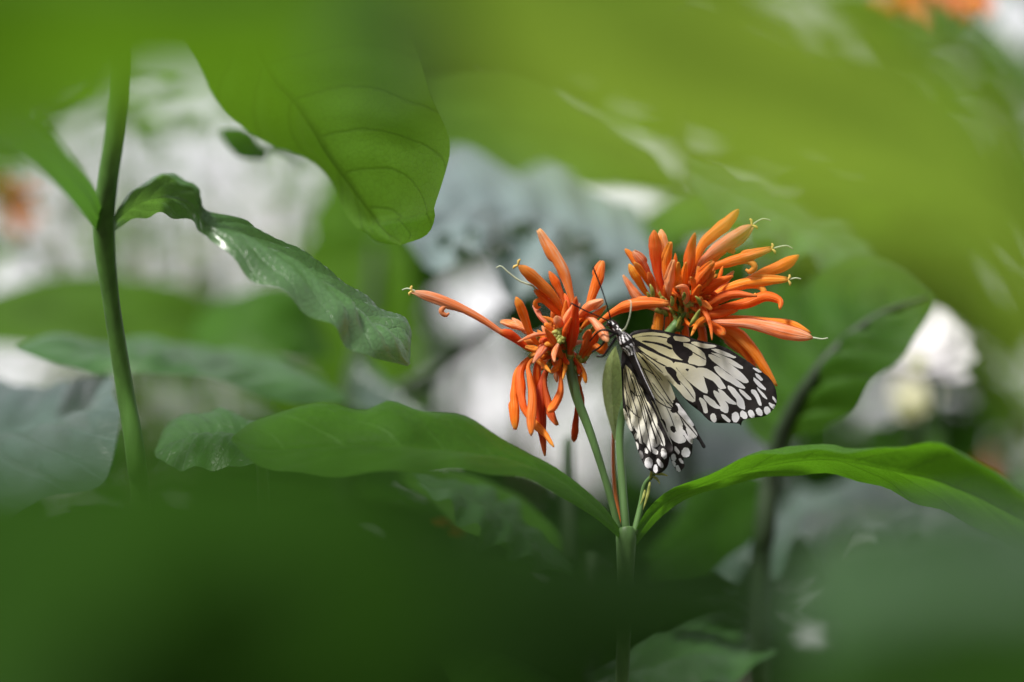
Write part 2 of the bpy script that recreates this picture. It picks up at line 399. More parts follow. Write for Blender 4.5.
def wing(name, outline, layers, depth, parent, thick=0.00012, label=None):
    """layers: (material index, polygon) painted in order; one thin two-sided sheet with real thickness"""
    outline = chaikin([(x + .5 * noise.noise(Vector((x * .4, y * .4, 3))), y + .5 * noise.noise(Vector((x * .4, y * .4, 8)))) for x, y in outline], 1)
    jit = lambda p: [(x + .75 * noise.noise(Vector((x * .6, y * .6, 1))), y + .75 * noise.noise(Vector((x * .6, y * .6, 5)))) for x, y in p]
    polys = [outline] + [jit(chaikin(grow(p, .6) if m else p, 1)) for m, p in layers]
    idx = [0] + [m for m, _ in layers]
    vs, es = [], []
    for p in polys:
        o = len(vs); vs += [Vector(q) for q in p]; es += [(o + i, o + (i + 1) % len(p)) for i in range(len(p))]
    xs = [q[0] for q in outline]; ys = [q[1] for q in outline]
    x = min(xs)
    while x < max(xs):
        y = min(ys)
        while y < max(ys):
            q = (x + random.uniform(-1, 1), y + random.uniform(-1, 1))
            if inside(q, outline): vs.append(Vector(q))
            y += 5
        x += 5
    rv, re, rf, *_ = delaunay_2d_cdt(vs, es, [], 0, 1e-4)
    fs, fm = [], []
    for f in rf:
        c = (sum(rv[i][0] for i in f) / len(f), sum(rv[i][1] for i in f) / len(f))
        if not inside(c, outline): continue
        k = 0
        for i in range(len(polys) - 1, 0, -1):
            if inside(c, polys[i]): k = idx[i]; break
        fs.append(tuple(f)); fm.append(k)
    top = [P(q[0], q[1], depth(q[0], q[1])) for q in rv]
    o = build(name, top, fs, [M['wing_dark'], M['wing_pale'], M['white'], M['calyx']], parent, fmat=fm, label=label)
    so = o.modifiers.new('thickness', 'SOLIDIFY'); so.thickness = thick; so.offset = 0
    return o

bf = empty('butterfly', P(629, 336, BD), 'black and cream veined butterfly clinging to the orange blossoms with folded wings', 'butterfly')
fore_out = [(627,337),(633,331.5),(640,329.8),(650,329),(660,330),(672,332.6),(685,335.6),(697,340),(712,343),(727,348),(740,356.5),(752,364),(761,371),(770,378),(775.5,387),(777.3,398),(776,406),
 (770,413),(764,416.5),(755,417.6),(747,418.8),(742,421),(741,426),(739,423.5),(729,423),(717,423),(709.5,421.5),(701.7,413),(695,408),(690,404),(683,396),(673.6,385.4),(667,379),(654,368),(645,357),(633,343)]
W = 1; D = 0
FL = []
def add(m, z, pts): FL.append((m, zz(z, pts)))
add(W, Z1, [(335,270),(400,243),(520,228),(640,240),(735,272),(735,290),(640,264),(520,252),(420,264),(345,278)])
add(W, Z1, [(345,287),(450,276),(560,276),(660,290),(730,300),(790,380),(860,505),(820,512),(700,478),(580,412),(440,335)])
add(D, Z1, line([(430,318),(560,335),(660,365),(740,400)], 18, 26))
add(W, Z7, [(560,428),(600,436),(650,455),(700,490),(722,545),(715,585),(660,580),(600,562),(620,520)])
add(D, Z7, line([(630,490),(665,510),(722,545)], 5, 5))
add(D, Z1, [(690,290),(735,262),(770,270),(790,320),(850,370),(905,385),(950,430),(945,465),(905,480),(880,520),(830,505),(770,450),(740,410),(740,360),(680,335)])
add(W, Z7, [(500,383),(560,390),(612,405),(606,420),(545,416),(510,404)])
add(W, Z2, [(10,233),(60,226),(150,248),(268,265),(260,278),(160,286),(70,265)])
add(W, Z1, [(400,368),(520,432),(640,486),(725,518),(760,560),(800,676),(790,690),(690,575),(620,560),(500,470),(430,408)])
f12 = zz(Z1, [(350,350),(400,392),(500,470),(600,545),(700,590),(760,600)]) + zz(Z4, [(635,180),(690,260),(790,330),(822,350),(812,432),(745,405),(690,350),(600,250),(520,200),(400,75),(310,5)])
FL.append((W, f12))
FL.append((W, zz(Z4, [(545,10),(575,30),(690,165),(778,262),(822,350),(780,360),(690,290),(640,200),(600,90)])))
FL.append((D, line(zz(Z1, [(345,350),(440,440),(560,520),(680,580)]), 1.4, 1.2)))
FL.append((D, line(zz(Z1, [(345,358),(430,452),(540,540),(640,640)]), 1.6, .8)))
FL.append((D, line(zz(Z4, [(640,200),(720,280),(812,400)]), 0.5, .8)))
FL.append((D, zz(Z4, [(508,80),(530,66),(580,72),(632,118),(628,165),(682,252),(650,258),(600,195),(545,135)])))
add(W, Z4, [(600,22),(700,32),(830,80),(872,120),(912,200),(948,338),(900,330),(790,240),(700,160),(630,75)])
FL.append((D, ell(Z4, 740, 100, 15, 12)))
FL.append((W, zz(Z2, [(72,492),(150,494),(240,540),(310,605),(345,665)]) + zz(Z3, [(372,188),(300,190),(262,120),(130,55),(95,0)])))
FL.append((W, zz(Z2, [(248,480),(290,472),(400,560),(500,630),(550,676)]) + zz(Z3, [(568,188),(500,175),(390,112),(310,60)]) + zz(Z2, [(262,520)])))
add(W, Z2, [(188,358),(230,358),(330,408),(450,480),(540,558),(602,632),(572,645),(480,602),(380,522),(250,432)])
add(W, Z2, [(215,330),(300,350),(400,398),(480,436),(545,495),(510,492),(420,452),(330,392),(240,346)])
add(W, Z2, [(205,295),(280,303),(380,338),(465,375),(465,387),(380,372),(280,332)])
add(W, Z2, [(640,488),(700,505),(735,535),(690,528)])
add(W, Z2, [(665,548),(700,560),(742,605),(735,618),(690,592)])
add(W, Z3, [(650,75),(720,130),(782,208),(720,182),(660,115)])
add(W, Z3, [(688,178),(740,230),(797,302),(760,282),(700,212)])
add(W, Z3, [(628,205),(670,208),(705,262),(735,362),(700,352),(680,285),(640,242)])
add(W, Z3, [(498,193),(560,230),(632,302),(590,302),(530,242)])
add(W, Z3, [(383,160),(440,178),(500,250),(550,310),(565,398),(520,392),(478,352),(485,310),(440,250),(400,205)])
add(W, Z3, [(283,190),(330,210),(385,270),(482,352),(430,348),(390,335),(330,285)])
add(W, Z3, [(238,213),(290,228),(350,308),(392,370),(385,435),(350,432),(312,405),(312,352),(262,275)])
add(W, Z3, [(138,258),(190,273),(260,338),(315,392),(260,393),(190,343),(150,293)])
add(W, Z3, [(93,283),(130,293),(165,350),(182,432),(150,442),(130,370)])
for e in [(240,490,26,42,-15),(465,483,34,50,0),(550,460,26,44,-35),(628,450,24,42,-30),(710,430,26,42,-35),(790,415,28,38,-10)]: FL.append((W, ell(Z3, *e)))
add(W, Z3, [(318,455),(350,462),(415,520),(400,532),(345,500)])
add(W, Z3, [(808,335),(850,355),(885,388),(860,402),(825,375)])
add(W, Z3, [(842,268),(865,290),(893,325),(880,332),(852,300)])
def d_fore(x, y):
    t = (x - 628) / 150
    return BD - 0.004 + 0.010 * t + 0.004 * math.sin(t * 3) + 0.0006 * noise.noise(Vector((x * .05, y * .05, 1)))
wing('forewing', fore_out, FL, d_fore, bf)
# the other forewing lies flat behind this one, a little lower
def inset(poly, s, ox, oy, piv=(628, 336)): return [(piv[0] + (x - piv[0]) * s + ox, piv[1] + (y - piv[1]) * s + oy) for x, y in poly]
wing('forewing', inset(fore_out, .955, 1, 1.5), [(m, inset(p, .955, 1, 1.5)) for m, p in FL], lambda x, y: d_fore(x, y) + 0.006, bf)

HB = [(629,341),(637,344),(645,352),(655,362),(663,369),(668,378),(674,394),(682,406),(694,425),(698,433),(702,440),(706,447),(703,448.5),(699,441),(696,438),(692.5,440),(692.5,450),(691,456),(688,458),(684,457),(683,462),(685,466),(679,473),(676,470),(672,462),(668,452),(660,430),(650,404),(640,384),(630,360)]
BL = [(W, [(633,350),(645,357),(655,368),(662,378),(669,395),(676,408),(685,421),(692,431),(684,436),(674,430),(663,418),(654,400),(645,385),(637,368)])]
def addb(m, z, pts): BL.append((m, zz(z, pts)))
addb(W, Z1, [(298,428),(340,438),(385,550),(405,690),(360,640),(310,530)])
addb(W, Z1, [(350,428),(420,520),(465,600),(505,690),(455,690),(400,570)])
addb(W, Z1, [(425,470),(500,560),(610,690),(540,690),(460,580)])
addb(W, Z4, [(235,60),(262,130),(320,230),(370,300),(372,395),(340,372),(300,280),(235,170)])
addb(W, Z4, [(395,85),(460,108),(545,220),(592,310),(612,402),(572,412),(530,330),(478,290),(435,170)])
addb(W, Z4, [(290,60),(330,70),(400,140),(490,290),(545,350),(602,440),(562,455),(480,362),(380,232)])
addb(W, Z4, [(245,60),(300,130),(360,240),(450,335),(565,500),(522,505),(440,402),(330,252)])
addb(W, Z4, [(378,338),(440,398),(490,480),(498,600),(450,592),(402,482),(375,400)])
addb(W, Z4, [(500,518),(580,538),(620,640),(645,740),(545,720),(515,620)])
addb(W, Z4, [(605,550),(680,562),(740,640),(790,740),(735,730),(655,650)])
addb(2, Z4, [(625,440),(660,460),(720,545),(815,670),(775,680),(700,600),(635,515)])
addb(W, Z5, [(518,40),(590,60),(642,160),(722,240),(722,268),(660,292),(600,262),(540,182)])
addb(W, Z5, [(620,0),(690,20),(790,120),(842,200),(832,232),(790,242),(740,182),(660,112)])
addb(W, Z5, [(430,0),(480,60),(540,190),(592,322),(560,360),(520,300),(470,200),(420,80)])
BL.append((D, ell(Z5, 595, 145, 24, 38, -25))); BL.append((D, ell(Z5, 710, 128, 18, 32, -15)))
addb(2, Z5, [(708,178),(760,198),(812,292),(780,294),(722,225)])
BL.append((W, ell(Z5, 725, 385, 40, 50)))
addb(W, Z5, [(618,318),(662,380),(652,402),(612,352)])
for e in [(600,432,20,34,-10),(600,500,16,28,-20),(645,550,16,34,-25),(678,470,12,30,-45)]: BL.append((W, ell(Z5, *e)))
for p in [[(300,420),(380,560),(430,660)],[(430,480),(530,590),(640,720)]]: BL.append((D, line(zz(Z1, p), .8, .6)))
BL.append((D, line(zz(Z4, [(380,230),(470,350),(560,455)]), .8, .8))); BL.append((D, line(zz(Z4, [(560,455),(640,540),(760,680),(840,780)]), 1.0, 1.2)))
BL.append((D, zz(Z4, [(590,430),(640,470),(655,520),(600,545),(560,520),(590,490)])))
def d_hb(x, y): return BD + 0.001 + 0.00006 * (y - 340) + 0.0009 * math.sin((x - y * .45) * .35) + 0.0008 * noise.noise(Vector((x * .06, y * .06, 4)))
for a in [[(632,350),(641,372),(650,394),(659,412),(668,432)],[(633,350),(646,375),(655,392),(664,402)],[(634,349),(650,368),(662,388),(672,403)],[(664,402),(672,420),(676,432)],[(672,403),(682,420),(688,436)],[(650,394),(662,405),(676,410)],[(640,366),(650,372),(660,380)]]: BL.append((D, line(a, .9, 1.0)))
wing('hindwing', HB, BL, d_hb, bf)
HA = [(627,343),(621.5,352),(621,364),(622,385),(623,411),(627,425),(634,437),(638.5,453),(645,467),(652,472),(658,474),(664,471),(668,466),(670,455),(674,449),(668,437),(660,420),(650,398),(642,380),(634,362)]
AL = [(W, [(624,364),(632,371),(642,391),(650,409),(656,425),(663,440),(655,448),(646,445),(636,430),(627,412),(624,390)])]
def adda(m, z, pts): AL.append((m, zz(z, pts)))
adda(W, Z4, [(88,70),(150,150),(232,270),(216,322),(200,422),(160,402),(110,252)])
adda(W, Z4, [(165,160),(212,215),(302,335),(240,315)])
adda(W, Z4, [(250,378),(320,420),(385,500),(432,620),(425,690),(370,600),(310,482)])
adda(W, Z4, [(212,400),(252,440),(295,560),(285,650),(240,640),(198,502)])
adda(W, Z4, [(138,458),(182,520),(192,600),(175,650),(138,562)])
adda(W, Z4, [(300,590),(342,600),(365,690),(318,680)])
adda(W, Z4, [(82,480),(128,570),(125,690),(88,640)])
adda(W, Z5, [(235,-10),(290,20),(305,130),(285,300),(250,275),(238,120)])
adda(W, Z5, [(300,60),(335,130),(325,200),(355,320),(442,365),(430,405),(360,372),(308,262)])
adda(W, Z5, [(325,-10),(365,60),(372,220),(342,235),(328,120)])
adda(W, Z5, [(368,-10),(440,120),(502,230),(512,315),(480,315),(440,232),(400,102)])
adda(W, Z5, [(110,0),(160,60),(190,150),(160,160),(120,90)])
AL.append((W, ell(Z5, 345, 490, 38, 54)))
for e in [(415,550,18,40,0),(462,495,18,48,-30),(500,395,24,50,-10),(218,215,18,30,0),(222,315,15,38,-10),(268,405,14,40,-15),(395,280,14,35,0),(320,365,12,28,-20),(120,200,12,40,-15)]: AL.append((W, ell(Z5, *e)))
for a in [[(150,150),(200,300),(195,420)],[(90,250),(150,420),(190,560)],[(230,320),(300,500),(330,680)]]: AL.append((D, line(zz(Z4, a), .6, .7)))
for a in [[(624,364),(626,390),(629,416),(634,434)],[(625,366),(630,390),(637,412),(641,436),(645,452)],[(628,368),(636,392),(643,415),(650,440),(652,455)],[(632,372),(642,398),(650,420),(657,444)],[(636,378),(646,402),(656,428),(664,446)],[(630,390),(636,396),(642,396)],[(626,405),(634,414),(640,418)]]: AL.append((D, line(a, .8, 1.1)))
wing('hindwing', HA, AL, lambda x, y: BD + 0.002 + 0.00004 * (650 - x) + 0.0011 * math.sin((x + y * .25) * .5) + 0.001 * noise.noise(Vector((x * .08, y * .08, 9))), bf)

# body: one continuous surface, head to abdomen, white streaks set in its faces
bp = crom([P(608.5,321.5,BD-.003), P(613,325,BD-.004), P(620,333,BD-.005), P(626,342,BD-.005), P(631,352,BD-.0045), P(638,368,BD-.004), P(646,385,BD-.0035), P(653,399,BD-.003), P(656,406,BD-.002)], 72)
brad_k = [0.5, 4.3, 4.6, 3.6, 5.4, 7.0, 6.8, 4.8, 3.6, 3.2, 2.9, 2.6, 2.1, 1.1, 0.3]
rad = []
for i in range(72):
    t = i / 71 * (len(brad_k) - 1); k = min(int(t), len(brad_k) - 2); f = t - k; f = f * f * (3 - 2 * f)
    rad.append(lerp(brad_k[k], brad_k[k + 1], f) * PX() * 0.96)
S = 36
v, f = tube_geo(bp, rad, S, rough=0.10)
fm = []
for fi in range(len(f)):
    if fi >= 71 * S: fm.append(0); continue
    i, k = divmod(fi, S); t = i / 71; a = 360 * k / S; w = 0
    if t < 0.20:                       # speckled head
        w = 1 if ((i // 2) % 3 == 0 and (k // 2 + (i // 6)) % 4 == 0) or ((i // 2) % 3 == 1 and (k // 3) % 7 == 2) else 0
    elif t < 0.27: w = 1 if (k // 3) % 4 == 1 else 0
    elif t < 0.52:
        w = 1 if any(abs((a - c + 180 + 12 * math.sin(t * 30)) % 360 - 180) < 9.5 for c in (8, 48, 88, 128, 168, 208, 250, 290, 330)) and (i % 13) > 2 else 0
    else: w = 1 if any(abs((a - c + 180) % 360 - 180) < 11 for c in (225, 45)) else 0
    fm.append(w)
body = build('body', v, f, [M['wing_dark'], M['white']], bf, fmat=fm)
for s in (-1, 1):
    vv, ff = ball(P(609.5, 323.5, BD - .004 + s * .0012), 0.0011, 12, 8)
    build('eye', vv, ff, M['eye'], body)
def antenna(pts, name='antenna', r=(.00028, .00022, .0003), m='wing_dark'):
    tube(name, [P(*p) for p in pts], list(r), M[m], bf, n=24, sides=6)
antenna([(611,321,BD-.004),(608,309,BD-.006),(602,290,BD-.009),(593,267,BD-.011)])
antenna([(609,321,BD-.004),(600,317,BD-.007),(586,311,BD-.009),(571,303,BD-.010)])
antenna([(622,331,BD-.006),(626,327,BD-.010),(630,315,BD-.012),(631,302,BD-.012),(628,300,BD-.010)], 'leg', (.0004, .00025, .00025, .00012), 'style')
antenna([(616,338,BD-.006),(609,348,BD-.008),(603,356,BD-.006),(597,356,BD-.004)], 'leg', (.0006, .0004, .0003))
antenna([(614,334,BD-.006),(606,340,BD-.009),(600,347,BD-.004),(592,352,BD-.002)], 'leg', (.0006, .0004, .0003))
antenna([(618,334,BD-.006),(606,330,BD-.010),(598,332,BD-.008),(590,341,BD-.004)], 'leg', (.0006, .0004, .0003))
antenna([(608,324,BD-.004),(603,328,BD-.004),(599,334,BD-.001),(594,338,BD+.001)], 'proboscis', (.0003, .0002, .0002))

# ================================================================= FLOWERING PLANT
node = P(626, 538, 1.07)
fp = empty('flowering_plant', ground_pt(640, 1.07), 'green plant with two orange tubular flower heads carrying the black and cream butterfly', 'flowering plant')
tube('stem', [P(626, 528, 1.07), node, P(625, 600, 1.072), P(622, 690, 1.08), P(610, 1200, 1.10), fp.location + Vector((0, 0, -.02))], [7*PX(), 10.5*PX(), 7.5*PX(), 7*PX(), 9*PX(), 12*PX()], M['stem_pale'], fp, n=60)
HD1, HD2 = 1.068, 1.076
TS = []
def blossom(pts, w, m, parent, d0, dz=0.0, lip=0, style=None, anth=False, close=1.0):
    """pts run from tip to base in photo pixels; corolla tube swelling towards its mouth"""
    pts = [p if len(p) == 3 else (p[0], p[1], None) for p in pts]
    n = len(pts)
    q = [P(p[0], p[1], d0 + dz * (1 - i / (n - 1))) for i, p in enumerate(pts)][::-1]   # base -> tip
    jr = random.Random(int(pts[0][0] * 13 + pts[0][1] * 7))
    for i in range(1, len(q) - 1): q[i] = q[i] + (R * jr.uniform(-1, 1) + U * jr.uniform(-1, 1)) * PX(d0) * .9
    NB = 30; pth = crom(q, NB)
    A_ = Acc()
    kind = jr.random()
    if kind < .4: prof = [(0, .34), (.15, .40), (.32, .60), (.5, .92), (.66, 1.0), (.8, .78), (.93, .50), (.98, .40), (1, .22)]
    elif kind < .75: prof = [(0, .30), (.2, .38), (.4, .62), (.58, .84), (.75, 1.0), (.88, .82), (.96, .46), (1, .12)]
    else: prof = [(0, .40), (.1, .46), (.3, .78), (.45, 1.0), (.6, .90), (.78, .66), (.92, .42), (1, .16)]
    sq = jr.uniform(.6, .9)
    rad = []
    for i in range(NB):
        t = i / (NB - 1)
        for (a, ra), (b, rb) in zip(prof, prof[1:]):
            if a <= t <= b: rad.append(lerp(ra, rb, (t - a) / (b - a)) * w * .5 * PX(d0) * (1 + .10 * noise.noise(Vector((t * 7, w, pts[0][0]))))); break
    v_, f_ = tube_geo(pth, rad, 16, squash=sq, groove=.14, rough=.14, ridge=.055)
    A_.add(v_, f_, 0, [(i / (NB - 1), k / 16) for i in range(NB) for k in range(16)])
    if lip or kind < .45:     # upper lip: a pointed flap standing a little off the tube, with a free edge
        k0 = int(NB * .62); sd = -1 if jr.random() < .5 else 1
        Tn = (pth[-1] - pth[k0]).normalized(); s0 = Tn.cross(F).normalized() * sd
        fp_ = [pth[k0] + s0 * rad[k0] * .55]
        for q_ in (.35, .7, 1.0): 
            kk = min(NB - 1, int(lerp(k0, NB - 1, q_))); fp_.append(pth[kk] + s0 * (rad[kk] * .5 + w * PX(d0) * .13 * q_ * q_) - F * .0004)
        v_, f_ = tube_geo(crom(fp_, 12), [w * PX(d0) * x for x in (.10, .22, .28, .30, .30, .28, .25, .22, .18, .14, .09, .03)], 10, squash=.38, rough=.15)
        A_.add(v_, f_, 0, [(.5 + .5 * i / 11, k / 10) for i in range(12) for k in range(10)])
    T = (pth[-1] - pth[-3]).normalized(); side = T.cross(F).normalized()
    if side.z > 0: side = -side
    if lip:      # lower lip, split from the tube and rolled back
        k = int(NB * .68); b0 = pth[k] + side * rad[k] * .7
        r = w * .30 * PX(d0)
        lp = [pth[k - 3] + side * rad[k - 3] * .5, b0, b0 + T * r * 1.2 + side * r * .8, b0 + T * r * 1.3 + side * r * 2.0, b0 - T * r * .2 + side * r * 2.6, b0 - T * r * 1.0 + side * r * 1.7]
        v_, f_ = tube_geo(crom(lp, 14), [r * (.55 + .45 * math.sin(i / 13 * math.pi)) * (1 if i < 12 else .7) for i in range(14)], 8, squash=.7, groove=.2)
        A_.add(v_, f_, 0)
    if anth:
        for sgn in (-1, 1):
            e = pth[-1] + T * w * .12 * PX(d0) + side * sgn * w * .26 * PX(d0)
            v_, f_ = tube_geo([pth[-2], pth[-1], e + T * .0002, e + side * sgn * .0008], [.0004, .0004, .00055, .0003], 6); A_.add(v_, f_, 1)
    if style:
        v_, f_ = tube_geo(crom([pth[-2]] + [P(x, y, d0 + dz) for x, y in style], 14), [.00042 - .00018 * i / 13 for i in range(14)], 6); A_.add(v_, f_, 2)
    # small green calyx at the base
    T0 = (pth[2] - pth[0]).normalized()
    v_, f_ = tube_geo([pth[0] - T0 * .001, pth[0] + T0 * .0008, pth[1] + T0 * .0015, pth[2] + T0 * .001], [.0006, .0011, rad[1] * 1.12 + .0002, rad[2] * 1.02], 8); A_.add(v_, f_, 3)
    return A_.build('blossom', [M[m], M['anther'], M['style'], M['calyx']], parent)

# the heads are meshes of their own (their short axis with bracts); blossoms are sub-parts
def head_core(cx, cy, d, length, ang, parent, name='flower_head', n=26, spread=14):
    A_ = Acc()
    a = math.radians(ang); dx, dy = math.cos(a), -math.sin(a)
    base = (cx - dx * length / 2, cy - dy * length / 2); top = (cx + dx * length / 2, cy + dy * length / 2)
    v_, f_ = tube_geo(crom([P(base[0], base[1], d), P(cx, cy, d), P(top[0], top[1], d)], 10), [3 * PX() * (1.1 - .07 * i) for i in range(10)], 8); A_.add(v_, f_, 0)
    rnd = random.Random(int(cx))
    for i in range(n):
        t = rnd.random(); x0 = lerp(base[0], top[0], t); y0 = lerp(base[1], top[1], t)
        th = a + rnd.uniform(-1.2, 1.2); ln = rnd.uniform(8, spread)
        dd = rnd.uniform(-.006, .004)
        p0 = P(x0, y0, d); p2 = P(x0 + math.cos(th) * ln, y0 - math.sin(th) * ln, d + dd); p1 = (p0 + p2) / 2
        v_, f_ = tube_geo(crom([p0, p1, p2], 7), [q * PX() for q in (1, 1.7, 2.2, 2.3, 1.9, 1.2, .3)], 7, squash=.6); A_.add(v_, f_, 1 if i % 3 else 0)
    return A_.build(name, [M['stem'], M['calyx']], parent)
h1 = head_core(563, 343, HD1, 46, 105, fp)
h2 = head_core(682, 306, HD2, 52, 80, fp, n=34)
tube('flower_stalk', [P(620, 534, 1.07), P(606, 482, 1.068), P(590, 432, 1.066), P(577, 398, 1.066), P(571, 372, 1.068), P(567, 350, 1.068)], [3.4*PX(), 3.6*PX(), 4.6*PX(), 5.4*PX(), 4.4*PX()], M['stem_pale'], fp, n=30)
tube('flower_stalk', [P(626, 534, 1.07), P(622, 480, 1.074), P(620, 430, 1.076), P(630, 390, 1.077), P(655, 350, 1.077), P(678, 322, 1.076)], [4.4*PX(), 4.2*PX(), 4*PX(), 4*PX(), 5*PX()], M['stem_pale'], fp, n=30)
tube('flower_stalk', [P(634, 534, 1.07), P(641, 505, 1.072), P(645, 485, 1.07), P(654, 474, 1.066)], [3.4*PX(), 3*PX(), 2.6*PX(), 2*PX()], M['stem_pale'], fp, n=18)
tube('flower_stalk', [P(622, 534, 1.072), P(616, 500, 1.085), P(613, 465, 1.088), P(613, 425, 1.09)], [2.4*PX(), 2*PX(), 1.8*PX(), 1.4*PX()], M['rust'], fp, n=18)
bb = Acc()
for (x0, y0, x1, y1, w) in [(654,474,666,468,2.6),(654,474,668,476,2.2),(652,476,660,484,2),(650,480,651,466,2),(645,490,640,505,2.2),(650,482,643,510,2.4),(655,474,662,463,2)]:
    v_, f_ = tube_geo(crom([P(x0, y0, 1.066), P((x0+x1)/2+1, (y0+y1)/2-1, 1.065), P(x1, y1, 1.064)], 7), [q * w * PX() * .6 for q in (.6, 1, 1.2, 1.1, .9, .6, .2)], 7, squash=.5); bb.add(v_, f_, 0)
bb.build('bract', [M['calyx']], fp)
G = [ # tip->base, width, colour, dz, lip, style, anthers
 ([(412,291),(440,300),(476,316),(506,335),(530,350)], 10, 'pink', -.006, 1, [(413,290),(407,288.5),(402,290)], True),
 ([(539,229),(550,248),(563,272),(571,296),(576,320)], 12.5, 'pink', -.004, 0, None, False),
 ([(518,265),(533,277),(551,294),(564,312),(572,335)], 12.5, 'amber', -.012, 0, None, True),
 ([(549,271),(557,286),(564,300),(569,322)], 9, 'orange', -.001, 0, None, False),
 ([(603,261),(599,275),(591,300),(582,325)], 12, 'orange', .004, 0, None, False),
 ([(516,297),(523,315),(532,335),(545,352)], 10.5, 'orange', -.011, 0, None, False),
 ([(669,304),(645,303.5),(625,306),(608,315),(592,330)], 12.5, 'orange', -.012, 0, None, False),
 ([(534,290),(545,300),(560,312),(570,328)], 9, 'deep', -.006, 1, [(533,286),(520,281),(508,272),(501,266),(496,268)], False),
 ([(603,300),(592,304),(583,312),(575,325)], 10, 'pink', -.014, 0, None, False),
 ([(606,306),(598,312),(588,320),(578,332)], 8, 'amber', -.012, 0, None, False),
 ([(608,342),(601,330),(590,319),(578,318)], 10.5, 'pink', -.018, 0, None, False),
 ([(500,322),(512,325),(523,329),(545,338)], 8, 'pink', .001, 0, None, False),
 ([(512,318),(522,328),(536,340)], 8, 'pink', .003, 0, None, False),
 ([(500,331),(512,336),(527,347),(545,356)], 10, 'deep', -.009, 0, None, False),
 ([(576,297),(574,318),(572,340),(569,360)], 12, 'deep', -.016, 0, None, False),
 ([(545,328),(553,340),(559,352),(566,362)], 10, 'orange', -.014, 0, None, False),
 ([(556,316),(560,330),(563,345)], 10, 'pink', -.012, 0, None, False),
 ([(590,330),(585,344),(578,358)], 9, 'orange', -.015, 0, None, False),
 ([(606,338),(603,350),(594,346),(584,360)], 10, 'orange', -.014, 0, None, False),
 ([(598,330),(590,345),(580,362)], 8, 'deep', -.010, 0, None, False),
 ([(516,430),(514.5,410),(514,392),(518,370),(532,358)], 10, 'deep', -.006, 0, None, False),
 ([(530,421),(524,405),(521,388),(522,368),(535,352)], 11, 'deep', -.009, 0, None, False),
 ([(531,436),(532,418),(532,398),(530,378),(529,364),(540,352)], 10.5, 'orange', -.013, 0, None, False),
 ([(545,456),(542,432),(541,408),(542,385),(550,362)], 12, 'rust', -.004, 0, None, False),
 ([(558,425),(552,415),(547,400),(545,380),(551,362)], 8, 'rust', -.007, 0, None, False),
 ([(548,412),(553,405),(560,392),(561,377),(557,360)], 9, 'deep', -.012, 0, None, False),
 ([(554,447),(545,433),(535,422),(530,402)], 8.5, 'orange', -.010, 0, None, False),
 ([(581,416),(582,402),(580,388),(576,368)], 7.5, 'rust', .006, 0, None, False),
 ([(574,442),(575,428),(577,410),(577,385)], 8, 'rust', .008, 0, None, False),
 ([(533,363),(539,354),(547,344),(556,338)], 9, 'pink', -.017, 0, None, False),
 ([(536,396),(536,380),(538,362),(546,350)], 9, 'deep', .002, 0, None, False),
 ([(551,373),(545,366),(540,360),(552,350)], 8, 'amber', -.015, 0, None, False),
 ([(585,372),(580,378),(578,388),(576,396)], 5, 'amber', .002, 0, None, False),
 ([(566,300),(566,318),(567,335)], 9, 'orange', -.008, 0, None, False),
 ([(552,358),(557,368),(562,376),(566,362)], 8, 'deep', -.004, 0, None, False),
]
for g in G: blossom(g[0], g[1] * 1.14, g[2], h1, HD1, g[3], g[4], g[5], g[6])
